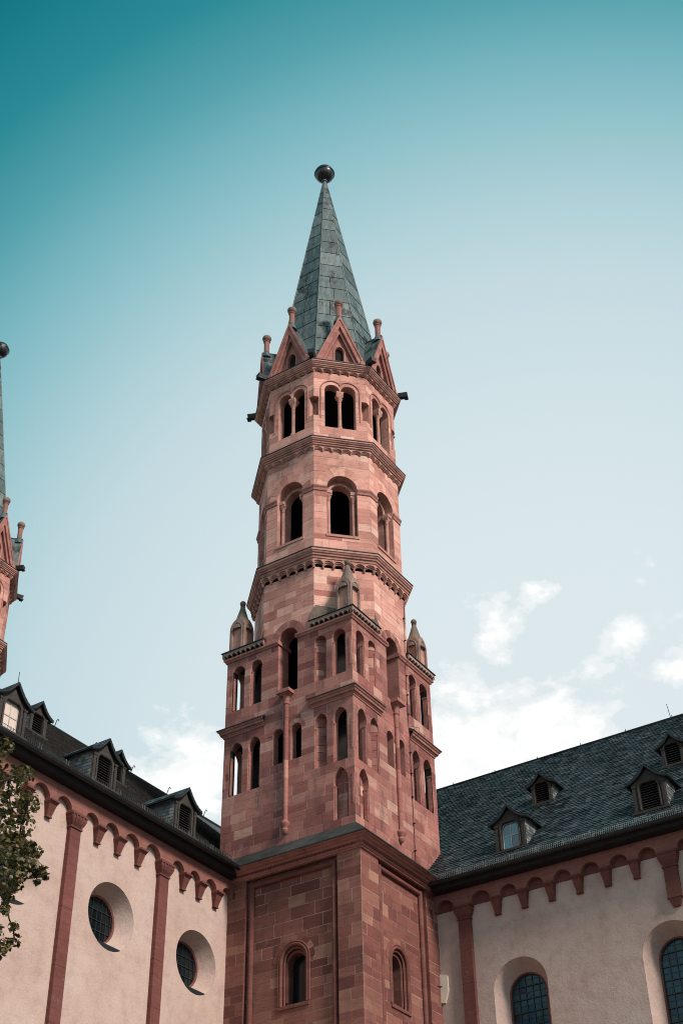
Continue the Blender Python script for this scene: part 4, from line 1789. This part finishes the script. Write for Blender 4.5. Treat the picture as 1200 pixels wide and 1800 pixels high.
        mb.build('pane_frame', M_BARL, o)
    return o


def clip_poly(poly, conv):
    """clip poly with a convex ccw outline"""
    area = sum(conv[i - 1][0] * conv[i][1] - conv[i][0] * conv[i - 1][1] for i in range(len(conv)))
    if area < 0:
        conv = conv[::-1]
    out = list(poly)
    for i in range(len(conv)):
        a, b = conv[i - 1], conv[i]
        if math.hypot(a[0] - b[0], a[1] - b[1]) < 1e-6:
            continue
        src, out = out, []
        def side(p):
            return (b[0] - a[0]) * (p[1] - a[1]) - (b[1] - a[1]) * (p[0] - a[0])
        for j in range(len(src)):
            p, q = src[j - 1], src[j]
            sp, sq = side(p), side(q)
            if (sp < 0) != (sq < 0):
                t = sp / (sp - sq)
                out.append((p[0] + t * (q[0] - p[0]), p[1] + t * (q[1] - p[1])))
            if sq >= 0:
                out.append(q)
        if not out:
            return []
    return out


def tilted_pane(fr, pl, d, mat, parent):
    """each pane sits a touch differently in its lead, so reflections break from pane to pane"""
    a, b = rnd.uniform(-.012, .012), rnd.uniform(-.012, .012)
    cu = sum(p[0] for p in pl) / len(pl)
    cv_ = sum(p[1] for p in pl) / len(pl)
    mb = MB()
    F_ = [fr.p(u, v, d + a * (u - cu) + b * (v - cv_)) for u, v in pl]
    B_ = [fr.p(u, v, d - .012) for u, v in pl]
    mb.quad(F_)
    mb.strip(F_, B_, 0, True)
    mb.build('window_pane', mat, parent)


# ---- left wing --------------------------------------------------------------------------
ocu = [Circ(-10.78, 19.45, 1.08), Circ(-6.42, 19.41, 1.09), Circ(-2.05, 19.28, 1.07)]
mb = MB()
sheet(mb, FL, -26, -.30, 0, 22.75, ocu, 0.0, 0, 28)
mb.quad([FL.p(-26, 0), FL.p(-26, 22.75), FL.p(-26, 22.75, -20), FL.p(-26, 0, -20)])
mb.quad([FL.p(-26, 0, -20), FL.p(14, 0, -20), FL.p(14, 22.75, -20), FL.p(-26, 22.75, -20)])
mb.build('plaster_wall', M_PLASTER, left)
for o in ocu:
    mb = MB()
    n = 112
    cs = [(math.cos(2 * PI * i / n), math.sin(2 * PI * i / n)) for i in range(n)]
    D_ = .55
    mb.strip([FL.p(o.c + o.r * x, o.cv + o.r * y) for x, y in cs], [FL.p(o.c + .78 * x, o.cv + .03 + .78 * y, -D_) for x, y in cs], 0, True)
    w = mb.build('round_window', M_PLASTER, left)
    mb = MB()
    ring0 = [FL.p(o.c + .785 * x, o.cv + .03 + .785 * y, -D_ + .01) for x, y in cs]
    ring1 = [FL.p(o.c + .74 * x, o.cv + .03 + .74 * y, -D_ - .03) for x, y in cs]
    ring2 = [FL.p(o.c + .74 * x, o.cv + .03 + .74 * y, -D_ - .16) for x, y in cs]
    mb.strip(ring0, ring1, 0, True)
    mb.strip(ring1, ring2, 0, True)
    mb.build('window_ring', M_TRIML, w, smooth=True)
    circ = [(o.c + .74 * x, o.cv + .03 + .74 * y) for x, y in cs]
    for i in range(-4, 4):
        for j in range(-3, 3):
            st_u, st_v = .22, .33
            pl = clip_poly([(o.c + i * st_u + .006, o.cv + .03 + j * st_v + .006), (o.c + (i + 1) * st_u - .006, o.cv + .03 + j * st_v + .006),
                            (o.c + (i + 1) * st_u - .006, o.cv + .03 + (j + 1) * st_v - .006), (o.c + i * st_u + .006, o.cv + .03 + (j + 1) * st_v - .006)], circ)
            if len(pl) > 2:
                tilted_pane(FL, pl, -D_ - .10, M_GLASSD, w)
    for i in range(-3, 4):
        x = i * .22
        hh = math.sqrt(max(0, .74 ** 2 - x * x))
        mb = MB()
        mb.box(FL, o.c + x - .007, o.c + x + .007, o.cv + .03 - hh, o.cv + .03 + hh, -D_ - .115, -D_ - .07)
        mb.build('glazing_bar', M_BAR, w)
    for j in (-2, -1, 0, 1, 2):
        y = j * .33
        hh = math.sqrt(max(0, .74 ** 2 - y * y))
        mb = MB()
        mb.box(FL, o.c - hh, o.c + hh, o.cv + .03 + y - .008, o.cv + .03 + y + .008, -D_ - .115, -D_ - .066)
        mb.build('glazing_bar', M_BAR, w)
    # lead apron in the bottom of the splay
    zt_ = o.cv - o.r * .86
    mb = MB()
    hw_ = math.sqrt(o.r ** 2 - (o.cv - zt_) ** 2)
    seg = [(o.c - hw_ + 2 * hw_ * i / 12) for i in range(13)]
    F0 = [FL.p(u, zt_ + .0, .012) for u in seg]
    Bk = [FL.p(o.c + (u - o.c) * .78, o.cv - .66, -D_ + .03) for u in seg]
    mb.strip(F0, Bk)
    rim = [(u, o.cv - math.sqrt(max(0, o.r ** 2 - (u - o.c) ** 2)) - .005) for u in seg]
    mb.strip(F0, [FL.p(u, v, .012) for u, v in rim])
    mb.build('sill_apron', M_DARK, w)
pils = (-13.0, -8.58, -4.16)
corbs = (-11.93, -10.83, -9.76, -7.47, -6.47, -5.43, -3.05, -2.16, -1.22)
for c in pils:
    pilaster(left, FL, c, 21.52, 22.0, True, M_WINGRED)
for c in corbs:
    corbel(left, FL, c, 21.46, 22.0, M_WINGRED)
sup = sorted([(c, .33) for c in pils] + [(c, .165) for c in corbs] + [(-.28, .165)] + [(-13.0 - 1.1 * i, .165) for i in range(1, 8)])
arcade(left, FL, sup, 22.0, 22.70, M_WINGFR)
eave(left, FL, -24, -.45, 22.66, 22.95, .70)
PHL = math.atan2(32.4 - 22.95, 15.25 - YL + .70)
LL = (32.4 - 22.95) / math.sin(PHL)
slate_roof(left, FL, -24, 12.0, .70, 22.95, PHL, LL, M_SLATEL, .27, .18,
           skip=lambda u, s: u > 8 or (u > .1 and s < 1.9) or u < -22)
snow_guard(left, FL, -16, -1.2, .62, 23.0, .27, M_GUTTER, .085, 2, 1.25)
for c, kd in ((-11.75, 'blind'), (-7.36, 'louvre'), (-3.03, 'louvre')):
    dormer(left, FL, c, -.055, 23.57, 1.20, 1.20, 1.68, PHL, kd, .66, .98)
for c in (-11.7, -7.30, -2.95):
    dormer(left, FL, c, -3.555, 26.66, .86, .90, 1.26, PHL, 'louvre', .52, .72)
mb = MB()
mb.tube([FL.p(-24, 32.44, -10.055), FL.p(12, 32.44, -10.055)], .07, 6)
mb.build('ridge_roll', M_DARK, left)
for u in (-.3, 2.2, 4.8, 7.4, 10.2):
    mb = MB()
    mb.tube([FL.p(u, 32.4, -9.9), FL.p(u, 32.62, -9.82), FL.p(u + .06, 32.74, -9.80), FL.p(u + .13, 32.66, -9.8)], .02, 5)
    mb.build('ridge_hook', M_ROD, left)
mb = MB()
mb.tube([FL.p(-2.55, 32.3, -10.055), FL.p(-2.6, 34.0, -10.055)], .016, 5)
mb.build('lightning_rod', M_ROD, left)

# ---- right wing -------------------------------------------------------------------------
w1, w2 = Op(3.50, 1.02, 13.6, 18.60), Op(9.00, 1.02, 13.6, 18.60)
mb = MB()
sheet(mb, FR, .30, 17, 0, 22.55, [w1, w2], 0.0, 0, 44)
mb.quad([FR.p(17, 0), FR.p(17, 22.55), FR.p(17, 22.55, -15.4), FR.p(17, 0, -15.4)])
mb.quad([FR.p(-14, 0, -15.4), FR.p(17, 0, -15.4), FR.p(17, 22.55, -15.4), FR.p(-14, 22.55, -15.4)])
mb.build('plaster_wall', M_PLASTER, right)
for o in (w1, w2):
    inn = Op(o.c, .72, 13.9, 18.55)
    D_ = .58
    a_, b_ = o.outline(44), inn.outline(44)
    mb = MB()
    mb.strip([FR.p(u, v) for u, v in a_] + [FR.p(*a_[0])], [FR.p(u, v, -D_) for u, v in b_] + [FR.p(*b_[0], -D_)])
    w = mb.build('arched_window', M_PLASTER, right)
    mb = MB()
    c_ = Op(o.c, .665, 13.95, 18.55).outline(44)
    mb.strip([FR.p(u, v, -D_ + .008) for u, v in b_], [FR.p(u, v, -D_ + .008) for u, v in c_])
    mb.strip([FR.p(u, v, -D_ + .008) for u, v in c_], [FR.p(u, v, -D_ - .16) for u, v in c_])
    mb.build('window_frame', M_TRIML, w)
    us = [o.c - .665 + .266 * i for i in range(6)]
    z = 13.95
    zs = []
    while z < 19.3:
        zs.append(z)
        z += .222
    for r, (v0, v1) in enumerate(zip(zs, zs[1:])):
        if v1 < 15.2:
            continue
        for u0, u1 in zip(us, us[1:]):
            pl = clip_poly([(u0 + .004, v0 + .004), (u1 - .004, v0 + .004), (u1 - .004, v1 - .004), (u0 + .004, v1 - .004)], c_)
            if len(pl) > 2:
                tilted_pane(FR, pl, -D_ - .10, M_GLASS, w)
    mb = MB()
    mb.box(FR, o.c - .67, o.c + .67, 13.9, 15.25, -D_ - .13, -D_ - .11)
    mb.build('lower_glazing', M_GLASS, w)
    oo = Op(o.c, .665, 13.95, 18.55)
    for u in us[1:-1]:
        t = abs(u - o.c)
        top = 18.55 + math.sqrt(max(0, .665 ** 2 - t * t))
        mb = MB()
        mb.box(FR, u - .014, u + .014, 13.95, top, -D_ - .112, -D_ - .065)
        mb.build('glazing_bar', M_BAR, w)
    for i, v in enumerate(zs[1:]):
        hw_ = oo.w(v)
        thick = .017 if i % 2 else .007
        mb = MB()
        mb.box(FR, o.c - hw_, o.c + hw_, v - thick, v + thick, -D_ - .112, -D_ - (.055 if i % 2 else .085))
        mb.build('glazing_bar', M_BAR, w)
pilaster(right, FR, 1.60, 21.36, 21.87, False, M_WINGRED)
stub = pilaster(right, FR, 9.43, 21.34, 21.86, False, M_WINGRED, 20.32)
mb = MB()
mb.box(FR, 9.43 - .255, 9.43 + .255, 20.28, 20.33, 0, .18)
mb.frustum(FR, (9.43 - .13, 9.43 + .13, 0, .08, 20.0), (9.43 - .22, 9.43 + .22, 0, .16, 20.28))
mb.build('console', M_WINGRED, stub)
corbs = [2.92 + 1.06 * i for i in range(6)]
corbs += [10.6 + 1.06 * i for i in range(6)]
for c in corbs:
    corbel(right, FR, c, 21.26, 21.87, M_WINGRED)
sup = sorted([(1.60, .36), (9.43, .38), (.30, .20)] + [(c, .19) for c in corbs])
arcade(right, FR, sup, 21.87, 22.50, M_WINGFR, M_WINGRED)
eave(right, FR, .6, 17, 22.46, 22.74, .75)
PHR = PI / 4
LR = (31.25 - 22.74) / math.sin(PHR)
slate_roof(right, FR, -9.5, 17.4, .75, 22.74, PHR, LR, M_SLATE, .29, .185,
           skip=lambda u, s: (u < -.2 and s < 3.0) or u < -6.5 or u > 17.2, slant=.12)
snow_guard(right, FR, .75, 16, .68, 22.84, .22, M_GALV, .075, 4, 1.05)
dormer(right, FR, 3.62, -.07, 23.57, 1.22, 1.22, 1.66, PHR, 'glass', .66, 1.0)
dormer(right, FR, 9.08, -.07, 23.57, 1.22, 1.22, 1.66, PHR, 'louvre', .66, 1.0)
dormer(right, FR, 3.67, -3.17, 26.67, .86, .90, 1.24, PHR, 'louvre', .56, .80)
dormer(right, FR, 9.14, -3.17, 26.67, .86, .90, 1.24, PHR, 'louvre', .56, .80)
zr = 31.25
xr_ = .75 - LR * math.cos(PHR)
mb = MB()
mb.tube([FR.p(-9.5, zr + .03, xr_), FR.p(17.4, zr + .03, xr_)], .06, 6)
mb.build('ridge_roll', M_DARK, right)
for u in [-2.6 + 2.1 * i for i in range(7)]:
    mb = MB()
    mb.tube([FR.p(u, zr, xr_ + .02), FR.p(u, zr + .16, xr_ + .02)], .02, 5)
    mb.build('ridge_hook', M_ROD, right)
mb = MB()
mb.tube([FR.p(7.84, zr, xr_), FR.p(7.76, zr + .75, xr_)], .014, 5)
mb.build('lightning_rod', M_ROD, right)

# flashing where the right roof meets the tower
mb = MB()
mb.tube([(1.32 - XR + 4.70, -.42, 22.9), (1.35 + 4.64 - XR, -.03, 23.25), (6.03 - XR, -.02, 24.15)], .05, 6)
mb.build('lead_flashing', M_LEAD, right)

# sundial on the plaster beside the tower
sd = thing('sundial', 'pale tapered stone sundial on the plaster strip between tower and right pilaster', 'sundial', (XR, 0, 0))
mb = MB()
mb.prism(FR, [(.43, 18.64), (.60, 18.62), (.745, 19.02), (.735, 19.56), (.43, 19.66)], -.01, .07, 0, True)
mb.build('dial_plate', M_SUNDIAL, sd)
mb = MB()
mb.tube([FR.p(.50, 19.22, .06), FR.p(.42, 19.17, .30), FR.p(.40, 19.10, .30)], .018, 6)
mb.build('gnomon', M_ROD, sd)
# ================================================================== TREE
def leaf_mat():
    m, g, b = new_mat('leaf')
    r = piece_random(g)
    col = g.ramp(r, [(0, (.022, .026, .010)), (.4, (.048, .050, .018)), (.72, (.10, .088, .032)), (1, (.26, .195, .085))])
    g.l(col, b.inputs['Base Color'])
    b.inputs['Roughness'].default_value = .5
    b.inputs['Specular IOR Level'].default_value = .4
    tr = g.n('ShaderNodeBsdfTranslucent')
    g.l(g.mix(1.0, col, (1.3, 1.4, .7), 'MULTIPLY'), tr.inputs['Color'])
    mx = g.n('ShaderNodeMixShader')
    mx.inputs[0].default_value = .30
    g.l(b.outputs[0], mx.inputs[1])
    g.l(tr.outputs[0], mx.inputs[2])
    out = [n for n in g.t.nodes if n.type == 'OUTPUT_MATERIAL'][0]
    g.l(mx.outputs[0], out.inputs[0])
    return m


M_LEAF = leaf_mat()
M_BARK = simple_mat('bark', (.055, .042, .032), .9, 0, .4, 6, .2, 0, .8, 14)
TB = Vector((-24.2, -2.6, 0))
tree = thing('broadleaf_tree', 'leafy green tree reaching in from the left edge before the plastered wing', 'tree', TB)
r3 = random.Random(5)


def at(x, y, D):
    """point of the tree's crown D metres out along a bearing, relative to the trunk"""
    d = pixdir(x, y)
    return CAM_LOC + d * (D / math.hypot(d.x, d.y)) - TB


# clusters: (position, radius, leaves)
cl = []
for (x, y, R, n) in ((8, 1312, .20, 70), (-20, 1330, .35, 120), (15, 1372, .32, 150), (42, 1362, .20, 90), (20, 1420, .38, 200), (50, 1410, .24, 110), (-15, 1440, .5, 220),
                     (38, 1450, .26, 130), (5, 1490, .40, 200), (30, 1500, .26, 110), (52, 1492, .17, 70), (65, 1496, .12, 44), (45, 1524, .22, 90), (63, 1526, .14, 56), (77, 1530, .10, 36),
                     (80, 1540, .07, 16), (66, 1546, .09, 26), (12, 1540, .33, 150), (-20, 1560, .4, 180), (5, 1575, .22, 80), (28, 1555, .14, 40), (4, 1605, .13, 34), (12, 1598, .08, 18), (24, 1628, .10, 28), (27, 1652, .12, 40), (12, 1660, .14, 48), (2, 1672, .12, 36), (-15, 1640, .22, 80),
                     (-60, 1380, .6, 220), (-70, 1480, .7, 260), (-60, 1600, .6, 220)):
    for _ in range(2 if R > .15 else 1):
        cl.append((at(x, y, 24 + r3.uniform(-.5, .6)), R, int(n * (.48 if R > .15 else .75))))
for i in range(150):
    a, b_ = r3.uniform(0, 2 * PI), r3.uniform(-1, 1)
    rr = r3.uniform(.55, 1) ** .5
    p = Vector((math.cos(a) * math.sqrt(1 - b_ * b_) * 2.6 * rr, math.sin(a) * math.sqrt(1 - b_ * b_) * 2.6 * rr, 11.3 + b_ * 4.0 * rr))
    q = project(p + TB)
    if q[0] > -75:
        continue
    cl.append((p, r3.uniform(.4, .7), 60))
mb = MB()
for p, R, n in cl:
    for _ in range(n):
        while True:
            o = Vector((r3.uniform(-1, 1), r3.uniform(-1, 1), r3.uniform(-1, 1)))
            if o.length < 1:
                break
        o = o.normalized() * (o.length ** .6)
        c = p + o * R
        nrm = (o + Vector((r3.uniform(-.8, .8), r3.uniform(-.8, .8), r3.uniform(-.2, 1.1)))).normalized()
        t = nrm.cross(Vector((r3.uniform(-1, 1), r3.uniform(-1, 1), r3.uniform(-1, 1)))).normalized()
        s = nrm.cross(t)
        L = r3.uniform(.065, .115)
        w = L * r3.uniform(.36, .46)
        k = len(mb.v)
        cup = nrm * (-.22 * w)
        mb.v += [tuple(c - t * L * .5), tuple(c + s * w - t * L * .12 + cup), tuple(c + s * w * .7 + t * L * .25 + cup), tuple(c + t * L * .55), tuple(c - s * w * .7 + t * L * .25 + cup), tuple(c - s * w - t * L * .12 + cup)]
        mb.f += [(k, k + 1, k + 2, k + 3), (k, k + 3, k + 4, k + 5)]
        mb.m += [0, 0]
mb.build('crown', M_LEAF, tree, 'stuff')
mb = MB()
tk = [Vector((0, 0, 0)), Vector((.1, -.05, 2.5)), Vector((.05, .1, 5)), Vector((.25, 0, 8)), Vector((.2, -.2, 11)), Vector((.4, -.3, 14))]
mb.tube(tk, [.36, .28, .24, .19, .12, .04], 10)
mb.build('trunk', M_BARK, tree, smooth=True)
for i in range(16):
    h = 5.5 + i * .55
    tgt = min((p for p, R, n in cl if project(p + TB)[0] > -90), key=lambda p: abs(p.z - h - 1.0) + r3.uniform(0, .8)) if i % 2 == 0 else r3.choice(cl)[0]
    a = Vector((.2, -.1, h))
    mid = (a + tgt) / 2 + Vector((r3.uniform(-.3, .3), r3.uniform(-.3, .3), .25))
    q3 = mid.lerp(tgt, .5) + Vector((r3.uniform(-.15, .15), r3.uniform(-.15, .15), r3.uniform(-.1, .15)))
    mb = MB()
    mb.tube([a, a.lerp(mid, .5) + Vector((0, 0, -.12)), mid, q3, tgt], [.09, .07, .05, .03, .012], 6)
    mb.build('limb', M_BARK, tree, smooth=True)
for i, (p, R, n) in enumerate(cl[:50]):
    near = min((cl[j][0] for j in range(max(0, i - 4), i)), key=lambda q: (q - p).length, default=None)
    if near is None or (near - p).length > 1.6:
        continue
    mb = MB()
    mb.tube([near, near.lerp(p, .5) + Vector((0, 0, -.05)), p, p + (p - near).normalized() * R * .6], [.018, .014, .010, .005], 5)
    mb.build('twig', M_BARK, tree)
